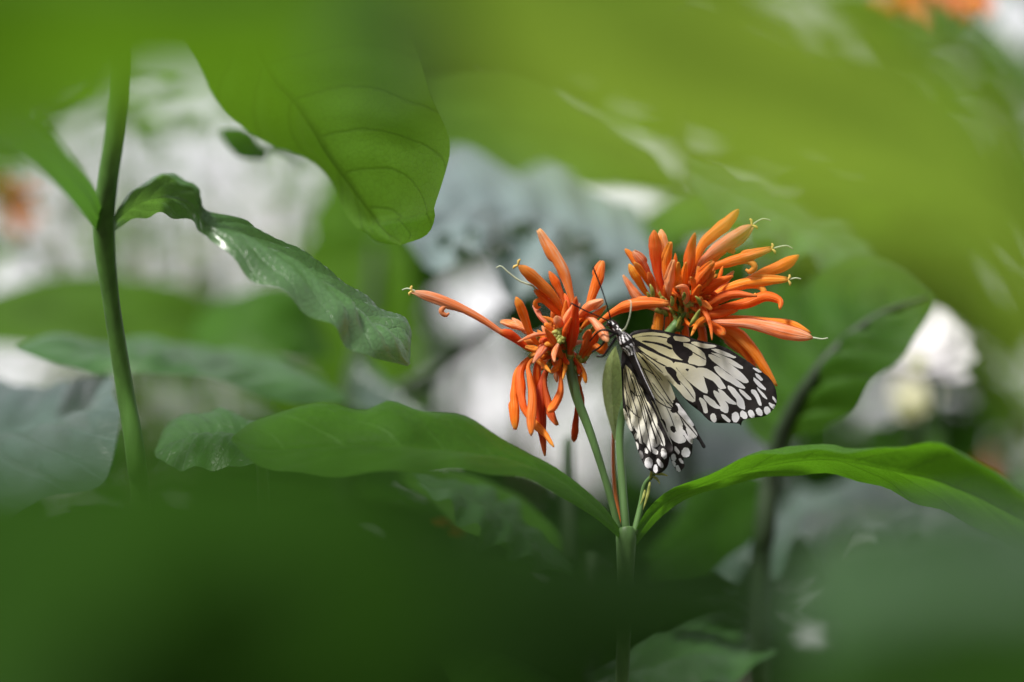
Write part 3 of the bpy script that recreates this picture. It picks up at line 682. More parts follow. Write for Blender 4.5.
G2 = [
 ([(739,209),(728,222),(713,235),(701,248),(690,275),(684,300)], 13, 'orange', -.003, 0, None, False),
 ([(752,225),(735,236),(714,251),(699,267),(688,296)], 14, 'pink', -.008, 0, [(755,223),(762,219),(768,219.5),(771,221)], True),
 ([(772,249),(750,256),(731,261),(708,270),(692,296)], 11, 'orange', -.010, 1, [(775,248),(783,246),(788,246),(793,249)], True),
 ([(799,255),(782,265),(763,274),(735,287),(700,306)], 12.5, 'deep', .004, 0, None, False),
 ([(788,280),(765,282),(737,286),(716,294),(696,308)], 11, 'orange', -.006, 1, [(791,279),(796,278),(801,279)], True),
 ([(780,309),(780,300),(766,296),(748,303),(722,308),(698,316)], 11, 'deep', -.010, 0, None, False),
 ([(757,296),(733,295),(712,303),(694,316)], 10, 'orange', -.013, 0, None, False),
 ([(813,338),(784,332),(754,325),(722,323),(698,322)], 15, 'pink', -.014, 0, [(815,338),(822,339),(828,338)], False),
 ([(811,333),(790,325),(768,321),(735,318),(705,318)], 9, 'orange', -.006, 0, None, False),
 ([(777,386),(766,369),(752,349),(735,333),(712,322),(696,318)], 13, 'orange', -.002, 0, None, False),
 ([(757,370),(745,352),(730,338),(708,324)], 11, 'deep', .002, 0, None, False),
 ([(740,352),(728,338),(712,327),(700,318)], 9, 'pink', .004, 0, None, False),
 ([(654,230),(656,253),(660,280),(668,306)], 12.5, 'deep', -.006, 0, None, False),
 ([(661,229),(664,248),(665,270),(671,300)], 11, 'pink', -.003, 0, None, False),
 ([(671,242),(668,260),(667,282),(672,306)], 9.5, 'orange', -.010, 0, None, False),
 ([(674,260),(670,280),(669,296),(673,312)], 9, 'pink', -.014, 0, None, False),
 ([(678,262),(676,280),(675,300)], 6, 'amber', -.015, 0, None, False),
 ([(625,249),(634,260),(646,274),(662,300)], 11, 'orange', -.002, 0, None, False),
 ([(633,251),(642,263),(651,278),(664,304)], 9, 'pink', -.006, 0, None, False),
 ([(629,264),(637,279),(647,293),(664,308)], 8.5, 'amber', -.008, 0, None, False),
 ([(634,262),(642,273),(650,286),(664,304)], 7, 'amber', -.012, 0, None, False),
 ([(623,275),(632,289),(643,301),(662,312)], 9.5, 'pink', -.002, 0, None, False),
 ([(648,272),(652,284),(656,298),(666,314)], 7, 'orange', -.010, 0, None, False),
 ([(695,233),(692,248),(688,270),(682,296)], 11, 'orange', -.010, 0, None, False),
 ([(676,287),(684,288),(687,300),(686,316)], 8, 'pink', -.020, 0, None, False),
 ([(734,271),(724,282),(712,294),(698,308)], 10, 'pink', .001, 0, None, False),
 ([(735,252),(726,247),(716,258),(702,280)], 9, 'orange', -.004, 0, None, False),
 ([(712,340),(711,326),(706,313),(698,308),(690,312)], 7.5, 'orange', -.018, 0, None, False),
 ([(691,336),(697,324),(706,317),(698,312)], 6.5, 'amber', -.017, 0, None, False),
 ([(660,346),(658,326),(660,308),(670,302)], 10, 'amber', .004, 0, None, False),
 ([(676,348),(676,322),(678,300)], 9, 'deep', .004, 0, None, False),
 ([(667,344),(668,322),(672,298)], 8, 'orange', .006, 0, None, False),
 ([(686,350),(685,324),(684,302)], 8, 'deep', .004, 0, None, False),
 ([(704,356),(701,330),(692,308)], 9, 'orange', .004, 0, None, False),
 ([(725,335),(714,326),(700,314)], 10, 'deep', -.010, 0, None, False),
 ([(714,262),(704,274),(694,290),(686,306)], 11, 'orange', -.014, 0, None, False),
 ([(733,276),(718,282),(704,292),(690,308)], 11, 'deep', -.012, 0, None, False),
 ([(738,310),(722,313),(706,314),(692,314)], 11, 'deep', -.004, 0, None, False),
 ([(686,262),(684,280),(682,300)], 9, 'orange', -.012, 0, None, False),
 ([(700,285),(694,297),(688,310)], 7, 'deep', -.018, 0, None, False),
]
for g in G2: blossom(g[0], g[1] * 1.20, g[2], h2, HD2, g[3], g[4], g[5], g[6])
bb = Acc()
for (x0, y0, x1, y1, w) in [(690,326,699,310,3),(701,306,695,296,3),(653,300,650,284,3.4),(649,302,647,292,3),(672,306,671,296,3),(683,300,684,292,3),(694,322,700,309,2.6),(664,306,662,296,3)]:
    v_, f_ = tube_geo(crom([P(x0, y0, HD2-.016), P((x0+x1)/2+1, (y0+y1)/2-1, HD2-.018), P(x1, y1, HD2-.019)], 7), [q * w * PX() * .6 for q in (.6, 1, 1.2, 1.1, .9, .6, .2)], 7, squash=.6); bb.add(v_, f_, 0)
bb.build('bud', [M['calyx']], h2)
rf = random.Random(77)
for (h_, d_, cx, cy, a0, a1, nn) in ((h1, HD1, 566, 345, 40, 320, 48), (h2, HD2, 684, 308, -40, 160, 48), (h1, HD1 - .008, 560, 335, 60, 250, 22), (h2, HD2 - .006, 690, 300, 0, 150, 26)):
    for i in range(nn):
        a = math.radians(lerp(a0, a1, (i + rf.random()) / nn)); ln = rf.uniform(16, 40); sx = rf.uniform(-8, 8); sy = rf.uniform(-12, 12)
        bend = rf.uniform(-.35, .35)
        blossom([(cx + sx + math.cos(a + bend) * ln, cy + sy - math.sin(a + bend) * ln), (cx + sx + math.cos(a) * ln * .55, cy + sy - math.sin(a) * ln * .55), (cx + sx * .5, cy + sy * .5)],
                rf.uniform(4.5, 7.5), rf.choice(['orange', 'deep', 'amber', 'deep', 'pink', 'orange']), h_, d_, rf.uniform(-.008, .012))
# its leaves
leaf3([(621,530,1.07),(600,502,1.06),(560,471,1.05),(520,453,1.045),(480,428,1.04),(440,412,1.035),(400,400,1.03),(384,398,1.03),(366,405,1.03),(330,402,1.03),(290,408,1.03),(255,420,1.03),(232,436,1.03)],
      [(622,535,1.07),(597,508,1.055),(560,480,1.04),(520,464,1.03),(480,455,1.02),(430,449,1.01),(400,448,1.0),(380,448,1.0),(340,448,1.0),(300,450,1.0),(270,450,1.0),(250,445,1.01),(232,438,1.03)],
      [(622,541,1.07),(594,516,1.05),(556,494,1.03),(515,478,1.01),(470,474,.99),(430,474,.98),(400,475,.97),(370,475,.97),(320,476,.97),(280,472,.98),(255,462,.99),(240,448,1.01),(231,440,1.03)],
      M['leaf'], fp, arch=.08, quilt=.05, ruffle=.015, seed=3)
leaf3([(629,545,1.07),(645,513,1.068),(670,489,1.065),(705,477,1.06),(740,460,1.05),(775,452,1.045),(810,447,1.04),(850,448,1.03),(890,450,1.02),(925,446,1.01),(960,455,1.0),(1000,475,.99),(1070,520,.98)],
      [(631,547,1.07),(652,516,1.07),(678,496,1.07),(712,484,1.07),(748,472,1.065),(785,464,1.06),(820,461,1.055),(855,464,1.05),(890,470,1.04),(930,478,1.03),(965,492,1.02),(1010,515,1.01),(1075,545,1.0)],
      [(633,549,1.07),(660,519,1.075),(686,500,1.08),(722,487,1.085),(758,477,1.085),(795,472,1.085),(830,474,1.08),(860,480,1.075),(890,490,1.07),(930,506,1.06),(965,522,1.05),(1010,545,1.04),(1078,575,1.02)],
      M['leaf'], fp, arch=.08, quilt=.05, ruffle=.015, seed=5, veins=12)
leaf3([(614,440,1.08),(606,412,1.085),(602,385,1.085),(606,362,1.082),(615,346,1.08)], [(617,440,1.08),(613,412,1.08),(612,385,1.08),(612,362,1.08),(615,347,1.08)], [(620,440,1.08),(622,412,1.082),(623,385,1.083),(620,362,1.08),(616,346,1.08)],
      M['bract'], fp, arch=.1, quilt=.02, label='pale green narrow leaf beside the butterfly')

# ================================================================= TALL STEM, LEFT
def plant(name, px, d, label, cat='plant', group=None): return empty(name, ground_pt(px, d), label, cat, group)
ls = plant('leafy_plant', 150, 1.08, 'tall upright green stem with arching leaves at the left', 'plant')
tube('stem', [P(126, -260, 1.00), P(124, -60, 1.01), P(120, 90, 1.02), P(108, 180, 1.03), P(104, 228, 1.04), P(111, 300, 1.05), P(125, 390, 1.06), P(136, 460, 1.06), P(142, 560, 1.07), P(150, 1100, 1.08), ls.location + Vector((0, 0, -.02))],
     [8*PX(), 9*PX(), 9.5*PX(), 10*PX(), 11*PX(), 8.5*PX(), 9*PX(), 10*PX(), 10*PX(), 11*PX(), 13*PX()], M['stem'], ls, n=90, sides=14)
leaf3([(112,222,1.04),(124,204,1.03),(140,188,1.025),(165,181,1.02),(188,186,1.02),(202,206,1.03),(240,228,1.06),(290,256,1.075),(345,290,1.08),(378,314,1.08),(404,322,1.075),(409,352,1.06)],
      [(113,226,1.04),(125,213,1.04),(142,202,1.04),(165,197,1.04),(188,203,1.035),(205,221,1.03),(242,239,1.04),(290,268,1.05),(338,302,1.055),(368,323,1.055),(396,338,1.055),(409,362,1.055)],
      [(114,232,1.04),(127,222,1.05),(144,215,1.055),(165,213,1.06),(188,221,1.05),(206,236,1.03),(245,268,1.02),(282,296,1.02),(325,320,1.025),(350,340,1.03),(376,354,1.035),(408,366,1.05)],
      M['leaf_sheen'], ls, arch=.12, quilt=.13, ruffle=.04, arclen=False, nu=80, nv=12, veins=12, seed=1)
leaf3([(104,214,1.04),(90,180,.99),(60,145,.90),(20,112,.80),(-60,90,.70)], [(101,222,1.04),(84,192,.99),(52,158,.90),(10,134,.80),(-60,118,.70)], [(98,232,1.04),(76,206,1.0),(42,174,.91),(0,156,.80),(-60,150,.70)], M['leaf_gloss'], ls, seed=8)
leaf3([(238,-45,1.10),(330,-45,1.08),(395,20,1.06),(425,80,1.05),(441,128,1.05),(443,160,1.05),(437,196,1.06),(428,232,1.07),(401,245,1.08)],
      [(232,-40,1.10),(248,20,1.10),(270,72,1.10),(300,112,1.10),(328,160,1.10),(350,190,1.10),(370,214,1.10),(386,232,1.09),(401,244,1.08)],
      [(226,-40,1.10),(180,5,1.12),(196,62,1.13),(225,108,1.14),(262,140,1.14),(306,158,1.13),(342,202,1.12),(370,238,1.10),(400,246,1.08)],
      M['leaf_bright'], ls, arch=.06, quilt=.05, ruffle=.01, nu=60, nv=12, seed=11, veins=7, slope=.25, label='broad bright green leaf hanging point down')
tube('leaf_stalk', [P(124, -120, 1.01), P(180, -110, 1.05), P(232, -40, 1.10)], [5*PX(), 4*PX(), 3*PX()], M['stem'], ls)

# ================================================================= NEAR BLURRED LEAVES
fa = plant('leafy_plant', 1250, .50, 'lime green out of focus leaves hanging close to the lens across the upper right')
leaf3([(470,-160,.36),(560,-70,.37),(715,-70,.37),(860,-10,.38),(972,60,.385),(1052,190,.39),(1098,330,.40),(1100,510,.41)],
      [(460,-150,.36),(520,20,.37),(630,90,.375),(750,140,.38),(850,180,.385),(940,250,.39),(1030,350,.40),(1100,520,.41)],
      [(450,-140,.36),(460,60,.38),(560,145,.385),(680,190,.39),(795,225,.395),(905,242,.40),(980,300,.405),(1035,380,.41),(1100,530,.41)],
      M['leaf_lime'], fa, arch=.05, quilt=.02, label='large lime green leaf')
leaf3([(700,-260,.40),(560,-160,.42),(470,-100,.42),(400,-40,.42),(340,40,.42)], [(700,-240,.40),(600,-100,.42),(520,-20,.42),(440,30,.42),(340,70,.42)], [(700,-220,.40),(660,-20,.44),(590,70,.44),(480,110,.43),(345,80,.42)], M['leaf_gloss'], fa, arch=.08)
tube('stem', [P(420, -190, .40), P(800, -330, .44), P(1150, -200, .48), P(1220, 341, .5), fa.location + Vector((0, 0, -.02))], [.0015, .002, .0025, .003, .004], M['stem'], fa, n=40)
fb = plant('leafy_plant', -250, .52, 'mid green out of focus leaves crossing the top left corner close to the lens')
leaf3([(-300,-180,.44),(-100,-140,.44),(100,-140,.43),(280,-120,.42),(480,-20,.42)], [(-300,-100,.44),(-100,-40,.44),(100,-20,.43),(290,0,.42),(480,20,.42)], [(-300,0,.44),(-120,100,.46),(80,95,.46),(280,98,.45),(480,60,.42)], M['leaf_bright'], fb, arch=.05)
leaf3([(-300,-40,.48),(-160,-20,.48),(-40,20,.48),(90,60,.48),(150,95,.48)], [(-300,40,.48),(-160,60,.48),(-40,80,.48),(70,92,.48),(150,98,.48)], [(-300,120,.48),(-170,170,.48),(-60,170,.48),(50,150,.48),(150,102,.48)], M['leaf_bright'], fb, arch=.05)
tube('stem', [P(-290, -100, .44), P(-330, 100, .46), P(-300, 500, .5), fb.location + Vector((0, 0, -.02))], [.0018, .0025, .003, .004], M['stem'], fb, n=40)
fc = plant('leafy_plant', -60, .55, 'dark green blurred leaves filling the lower left foreground')
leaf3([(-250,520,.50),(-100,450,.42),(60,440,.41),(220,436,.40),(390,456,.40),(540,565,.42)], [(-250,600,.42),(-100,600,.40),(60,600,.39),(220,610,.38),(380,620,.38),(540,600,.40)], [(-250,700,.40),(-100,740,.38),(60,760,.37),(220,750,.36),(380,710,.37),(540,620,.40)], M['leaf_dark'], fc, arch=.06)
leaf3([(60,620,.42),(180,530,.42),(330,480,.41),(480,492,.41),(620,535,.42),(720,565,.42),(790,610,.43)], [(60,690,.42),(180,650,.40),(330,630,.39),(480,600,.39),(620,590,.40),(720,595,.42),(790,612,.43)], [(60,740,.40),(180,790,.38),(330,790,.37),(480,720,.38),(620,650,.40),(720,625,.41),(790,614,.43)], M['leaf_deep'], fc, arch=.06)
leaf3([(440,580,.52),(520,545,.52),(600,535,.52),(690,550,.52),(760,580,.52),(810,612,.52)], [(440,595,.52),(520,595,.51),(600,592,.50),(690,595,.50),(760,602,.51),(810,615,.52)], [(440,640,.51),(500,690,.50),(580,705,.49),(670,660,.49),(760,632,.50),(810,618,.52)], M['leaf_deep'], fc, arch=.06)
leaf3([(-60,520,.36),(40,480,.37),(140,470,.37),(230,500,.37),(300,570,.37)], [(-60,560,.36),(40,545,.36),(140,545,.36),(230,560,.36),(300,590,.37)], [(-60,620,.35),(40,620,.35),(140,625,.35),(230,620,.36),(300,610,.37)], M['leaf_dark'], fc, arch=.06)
tube('stem', [P(60, 690, .46), P(-40, 900, .50), P(-60, 1400, .54), fc.location + Vector((0, 0, -.02))], [.0015, .002, .003, .004], M['stem'], fc, n=40)
fd = plant('leafy_plant', 1150, .60, 'glossy grey green blurred leaves in the lower right foreground')
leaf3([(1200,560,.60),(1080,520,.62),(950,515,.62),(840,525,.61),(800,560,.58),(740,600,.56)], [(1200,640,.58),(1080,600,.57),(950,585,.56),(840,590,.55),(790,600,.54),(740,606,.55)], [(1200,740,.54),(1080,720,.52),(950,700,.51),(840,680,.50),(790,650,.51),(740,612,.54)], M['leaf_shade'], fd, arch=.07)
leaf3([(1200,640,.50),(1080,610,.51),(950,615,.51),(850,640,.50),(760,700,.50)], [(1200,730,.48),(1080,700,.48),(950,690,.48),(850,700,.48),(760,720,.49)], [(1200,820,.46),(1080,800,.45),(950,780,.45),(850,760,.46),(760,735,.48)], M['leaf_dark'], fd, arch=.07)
tube('stem', [P(1190, 640, .58), P(1200, 900, .6), fd.location + Vector((0, 0, -.02))], [.002, .003, .004], M['stem'], fd, n=30)

# ================================================================= LEAVES JUST BEHIND
pb = plant('leafy_plant', 690, 1.5, 'plant with a blue grey glossy quilted leaf behind the orange flowers')
leaf3([(660,262,1.40),(648,232,1.44),(610,204,1.50),(560,184,1.52),(510,178,1.52),(470,165,1.52),(435,153,1.50),(400,175,1.46),(365,205,1.40)],
      [(662,275,1.40),(630,262,1.40),(590,246,1.40),(545,235,1.40),(500,228,1.39),(460,222,1.38),(425,222,1.37),(395,222,1.37),(366,212,1.38)],
      [(662,290,1.38),(630,305,1.34),(590,300,1.32),(545,285,1.30),(500,272,1.29),(460,268,1.28),(425,262,1.28),(395,248,1.29),(366,218,1.34)],
      M['leaf_sky_sheen'], pb, arch=.05, quilt=.08, ruffle=.04, nu=160, nv=30, veins=7, seed=21, holes=((462,252,9,8),(500,250,14,9),(445,240,7,7),(472,234,6,5),(523,230,16,9),(582,248,16,12),(600,268,14,10)), label='blue grey glossy quilted leaf')
leaf3([(690,150,1.34),(740,178,1.36),(800,208,1.37),(850,232,1.36),(886,268,1.30)], [(690,166,1.32),(740,198,1.32),(795,228,1.32),(845,252,1.31),(886,272,1.29)], [(690,182,1.28),(735,222,1.27),(785,252,1.26),(835,276,1.26),(886,276,1.28)], M['leaf_gloss'], pb, arch=.06, quilt=.08, ruffle=.04, seed=22)
leaf3([(430,70,1.7),(480,60,1.7),(560,80,1.68),(640,130,1.66),(690,180,1.62)], [(430,120,1.66),(490,115,1.64),(560,125,1.62),(630,150,1.6),(690,182,1.6)], [(430,175,1.62),(500,182,1.6),(570,180,1.58),(630,178,1.58),(690,186,1.6)], M['leaf_bright'], pb, arch=.06, seed=23)
leaf3([(600,250,1.5),(640,215,1.5),(690,190,1.5),(740,180,1.5),(800,190,1.5)], [(600,256,1.5),(645,232,1.49),(695,208,1.48),(745,200,1.48),(800,194,1.5)], [(600,262,1.5),(650,250,1.47),(700,232,1.46),(750,220,1.47),(800,198,1.5)], M['leaf'], pb, arch=.06, seed=24)
tube('stem', [P(690, 60, 1.6), P(685, 183, 1.56), P(664, 280, 1.46), P(680, 420, 1.5), P(690, 700, 1.5), pb.location + Vector((0, 0, -.02))], [.003, .004, .004, .005, .006], M['stem_dark'], pb, n=50)

pv = plant('leafy_plant', 765, 1.25, 'plant with a dark stem and a broad veined leaf behind the butterfly wing')
tube('stem', [P(930, 296, 1.210), P(885, 312, 1.210), P(848, 338, 1.210), P(815, 375, 1.210), P(788, 420, 1.220), P(772, 470, 1.230), P(765, 530, 1.230), P(760, 620, 1.240), P(765, 1100, 1.250), pv.location + Vector((0, 0, -.02))], [.001, .0016, .0024, .003, .0036, .0042, .0045, .0048, .005, .006], M['stem_dark'], pv, n=70)
leaf3([(778,455,1.225),(742,420,1.270),(728,350,1.300),(748,285,1.310),(800,250,1.310),(860,246,1.290),(900,262,1.250),(935,293,1.220)],
      [(784,430,1.225),(800,398,1.220),(820,368,1.215),(846,340,1.215),(872,322,1.215),(895,310,1.215),(915,301,1.215),(935,295,1.215)],
      [(786,440,1.225),(822,428,1.210),(858,402,1.200),(885,372,1.195),(905,350,1.195),(922,330,1.200),(932,312,1.205),(936,297,1.210)],
      M['leaf_mid'], pv, arch=.05, quilt=.10, nu=50, nv=12, veins=6, slope=.3, seed=31, label='broad green leaf with dark branching veins')
leaf3([(770,480,1.240),(720,470,1.270),(690,490,1.290),(650,560,1.310)], [(768,490,1.240),(735,500,1.250),(705,530,1.260),(650,572,1.290)], [(766,500,1.240),(750,540,1.230),(710,575,1.240),(650,590,1.270)], M['leaf_dark'], pv, seed=32)

pl = plant('leafy_plant', 330, 1.45, 'broad leaved plant behind the tall left stem with glossy drooping leaves')
leaf3([(345,395,1.270),(300,374,1.310),(250,366,1.330),(200,356,1.330),(150,348,1.310),(100,341,1.270),(60,333,1.230),(16,347,1.190)],
      [(345,399,1.260),(300,384,1.260),(250,375,1.260),(200,367,1.250),(150,362,1.240),(100,358,1.220),(60,350,1.200),(16,348,1.180)],
      [(345,403,1.250),(300,405,1.240),(250,388,1.220),(200,376,1.200),(150,374,1.190),(100,378,1.190),(60,366,1.180),(16,350,1.180)],
      M['leaf_gloss'], pl, arch=.08, quilt=.06, nu=60, seed=41)
leaf3([(320,405,1.7),(300,340,1.7),(296,285,1.7),(310,225,1.7),(330,170,1.7),(380,140,1.7)], [(360,410,1.66),(352,340,1.66),(350,285,1.66),(355,225,1.66),(365,180,1.66),(385,140,1.7)], [(420,405,1.62),(420,340,1.62),(415,285,1.62),(405,230,1.64),(395,185,1.66),(390,140,1.7)], M['leaf_bright'], pl, arch=.05, seed=42)
leaf3([(240,330,1.62),(180,285,1.6),(110,270,1.6),(40,278,1.6),(-60,310,1.6)], [(240,345,1.6),(180,320,1.58),(110,310,1.57),(40,315,1.57),(-60,330,1.58)], [(240,362,1.58),(180,352,1.55),(110,348,1.54),(40,350,1.55),(-60,350,1.56)], M['leaf_bright'], pl, arch=.06, seed=43)
leaf3([(330,345,1.5),(300,290,1.5),(255,285,1.5),(215,300,1.5),(190,330,1.5)], [(330,350,1.5),(295,325,1.48),(255,318,1.47),(220,325,1.48),(190,335,1.5)], [(330,360,1.48),(290,360,1.45),(250,358,1.45),(215,355,1.46),(190,340,1.48)], M['leaf'], pl, arch=.06, seed=44)
leaf3([(265,150,1.24),(255,138,1.24),(240,128,1.24),(222,127,1.24)], [(268,154,1.24),(252,146,1.23),(238,138,1.23),(221,131,1.24)], [(266,160,1.23),(248,158,1.22),(232,150,1.22),(220,135,1.23)], M['leaf_dark'], pl, arch=.06, seed=45, label='small dark leaf')
leaf3([(300,160,1.3),(285,145,1.28),(275,143,1.26),(265,148,1.24)], [(300,164,1.3),(286,150,1.28),(275,148,1.26),(265,150,1.24)], [(300,168,1.3),(286,155,1.28),(275,152,1.26),(265,152,1.24)], M['leaf_dark'], pl, nu=10, nv=3)
leaf3([(350,400,1.4),(360,365,1.4),(375,372,1.4),(400,395,1.38),(430,420,1.36)], [(350,405,1.4),(368,388,1.39),(385,395,1.38),(405,408,1.37),(430,424,1.36)], [(350,412,1.38),(370,412,1.36),(390,420,1.35),(410,426,1.35),(430,430,1.35)], M['leaf_blue'], pl, seed=46)
leaf3([(345,398,1.42),(330,440,1.42),(290,420,1.45),(240,390,1.5),(205,372,1.5)], [(345,400,1.42),(318,412,1.42),(280,402,1.44),(240,385,1.46),(205,372,1.5)], [(345,402,1.4),(310,396,1.4),(275,388,1.42),(240,380,1.44),(205,370,1.48)], M['leaf_bright'], pl, seed=47)
tube('branch', [P(352, 400, 1.42), P(400, 392, 1.40), P(440, 366, 1.40), P(475, 338, 1.42), P(500, 312, 1.45)], [.004, .0045, .004, .003, .002], M['stem_dark'], pl)
leaf3([(498,316,1.45),(512,300,1.46),(532,296,1.46),(550,312,1.45)], [(498,318,1.44),(515,312,1.44),(535,312,1.44),(551,318,1.44)], [(498,322,1.43),(516,328,1.42),(535,330,1.42),(551,322,1.43)], M['leaf_dark'], pl, nu=16, nv=4)
tube('stem', [P(385, 130, 1.7), P(372, 300, 1.62), P(350, 400, 1.42), P(345, 560, 1.44), P(335, 900, 1.45), pl.location + Vector((0, 0, -.02))], [.003, .004, .005, .005, .006, .007], M['stem_dark'], pl, n=50)

pn = plant('leafy_plant', -120, 1.25, 'blue green glossy leaves reaching in from the left edge below the middle')
leaf3([(-180,430,1.26),(-100,418,1.30),(-40,408,1.31),(0,403,1.31),(40,395,1.30),(80,384,1.27),(114,368,1.22)], [(-180,450,1.2),(-100,450,1.2),(-40,446,1.2),(0,440,1.2),(40,428,1.2),(85,412,1.19),(116,384,1.18)], [(-180,540,1.12),(-100,550,1.10),(-40,550,1.09),(0,540,1.09),(50,525,1.09),(100,490,1.10),(119,410,1.14)], M['leaf_slate_sheen'], pn, arch=.05, quilt=.06, seed=51)
leaf3([(-120,600,1.3),(-60,592,1.3),(0,580,1.3),(40,600,1.28),(60,640,1.26)], [(-120,650,1.26),(-60,640,1.26),(0,635,1.26),(30,640,1.26),(60,650,1.26)], [(-120,710,1.22),(-60,710,1.22),(0,700,1.22),(30,690,1.23),(60,660,1.25)], M['leaf_blue'], pn, seed=52)
tube('stem', [P(-170, 400, 1.2), P(-150, 560, 1.22), pn.location + Vector((0, 0, -.02))], [.003, .004, .006], M['stem'], pn)
pm = plant('leafy_plant', 210, 1.12, 'low plant with a dark quilted leaf between the left stem and the arching leaf')
leaf3([(258,424,1.12),(240,419,1.13),(210,415,1.14),(188,419,1.14),(166,434,1.13),(156,452,1.11)], [(262,440,1.1),(238,436,1.1),(210,436,1.1),(185,440,1.1),(168,448,1.1),(156,456,1.1)], [(262,465,1.07),(238,466,1.07),(210,468,1.07),(185,468,1.07),(168,464,1.08),(157,459,1.09)], M['leaf_gloss'], pm, arch=.10, quilt=.05, seed=53)
tube('stem', [P(262, 440, 1.1), P(262, 600, 1.12), P(230, 900, 1.12), pm.location + Vector((0, 0, -.02))], [.002, .003, .004, .005], M['stem'], pm)

pr_ = plant('leafy_plant', 900, 1.45, 'glossy crinkled leaves behind the right arching leaf')
leaf3([(985,545,1.38),(940,508,1.46),(890,492,1.50),(840,492,1.50),(790,505,1.48),(735,522,1.44),(680,550,1.38)], [(985,548,1.36),(940,525,1.38),(890,518,1.39),(840,522,1.39),(790,532,1.38),(735,545,1.37),(680,562,1.36)], [(985,552,1.34),(940,545,1.32),(890,548,1.30),(840,556,1.29),(790,562,1.29),(735,570,1.31),(680,568,1.34)], M['leaf_blue'], pr_, arch=.05, quilt=.07, ruffle=.06, nu=70, seed=61)
leaf3([(1100,480,1.5),(1040,470,1.5),(980,490,1.5),(930,520,1.48)], [(1100,520,1.46),(1040,515,1.46),(980,520,1.46),(930,530,1.46)], [(1100,570,1.42),(1040,565,1.42),(980,552,1.43),(930,538,1.45)], M['leaf_gloss'], pr_, seed=62)
leaf3([(640,540,1.5),(660,515,1.52),(700,510,1.52),(740,540,1.5),(755,600,1.48)], [(645,560,1.48),(670,555,1.48),(700,560,1.47),(730,575,1.46),(755,605,1.46)], [(640,590,1.44),(665,605,1.43),(700,612,1.43),(730,610,1.44),(755,610,1.45)], M['leaf_dark'], pr_, seed=63)
leaf3([(625,430,1.9),(650,385,1.95),(700,375,1.95),(750,400,1.92),(790,470,1.85)], [(630,450,1.8),(660,430,1.8),(705,425,1.8),(750,440,1.8),(790,474,1.82)], [(635,480,1.72),(670,500,1.68),(715,505,1.68),(755,495,1.72),(790,480,1.8)], M['leaf_blue'], pr_, seed=64)
tube('stem', [P(985, 480, 1.38), P(975, 560, 1.38), P(930, 900, 1.44), pr_.location + Vector((0, 0, -.02))], [.002, .003, .005, .006], M['stem'], pr_)
pw = plant('leafy_plant', 590, 1.28, 'low plant with a cupped grey green leaf pointing right at the bottom of the view')
leaf3([(590,668,1.28),(640,644,1.31),(690,634,1.32),(735,648,1.30),(778,646,1.25)], [(590,680,1.26),(645,668,1.26),(695,658,1.26),(740,658,1.25),(778,649,1.24)], [(590,700,1.22),(650,700,1.20),(705,686,1.20),(745,670,1.22),(778,652,1.24)], M['leaf_gloss'], pw, arch=.10, quilt=.05, seed=71)
leaf3([(655,660,1.36),(668,628,1.38),(700,610,1.38),(730,606,1.38),(750,622,1.37)], [(670,665,1.34),(690,645,1.34),(712,632,1.34),(732,626,1.35),(750,626,1.36)], [(690,672,1.32),(712,664,1.32),(732,654,1.32),(745,642,1.33),(751,630,1.35)], M['leaf_gloss'], pw, seed=72)
leaf3([(596,690,1.2),(560,640,1.22),(510,610,1.24),(460,612,1.24),(425,625,1.24)], [(590,700,1.2),(550,670,1.2),(505,650,1.2),(460,640,1.2),(425,632,1.22)], [(585,710,1.18),(540,710,1.16),(495,700,1.16),(455,680,1.17),(425,640,1.2)], M['leaf_dark'], pw, seed=73)
tube('stem', [P(592, 684, 1.27), P(592, 800, 1.28), pw.location + Vector((0, 0, -.02))], [.002, .003, .005], M['stem_dark'], pw)
px_ = plant('leafy_plant', 560, 1.22, 'plant with a crinkled dark leaf under the left arching leaf')
leaf3([(412,476,1.20),(440,482,1.22),(480,494,1.24),(520,518,1.24),(570,570,1.22)], [(416,482,1.18),(445,494,1.18),(482,512,1.18),(520,538,1.19),(570,574,1.20)], [(418,488,1.16),(450,508,1.14),(486,532,1.14),(525,560,1.16),(570,580,1.19)], M['leaf_gloss'], px_, arch=.05, quilt=.06, ruffle=.05, seed=81)
leaf3([(572,570,1.26),(540,520,1.3),(500,490,1.32),(450,470,1.34),(400,465,1.34)], [(572,574,1.24),(535,540,1.27),(495,515,1.28),(450,495,1.30),(400,475,1.32)], [(572,580,1.22),(530,565,1.24),(490,545,1.25),(445,520,1.27),(400,485,1.3)], M['leaf'], px_, seed=82)
tube('stem', [P(572, 572, 1.22), P(566, 700, 1.22), px_.location + Vector((0, 0, -.02))], [.002, .003, .005], M['stem_dark'], px_)

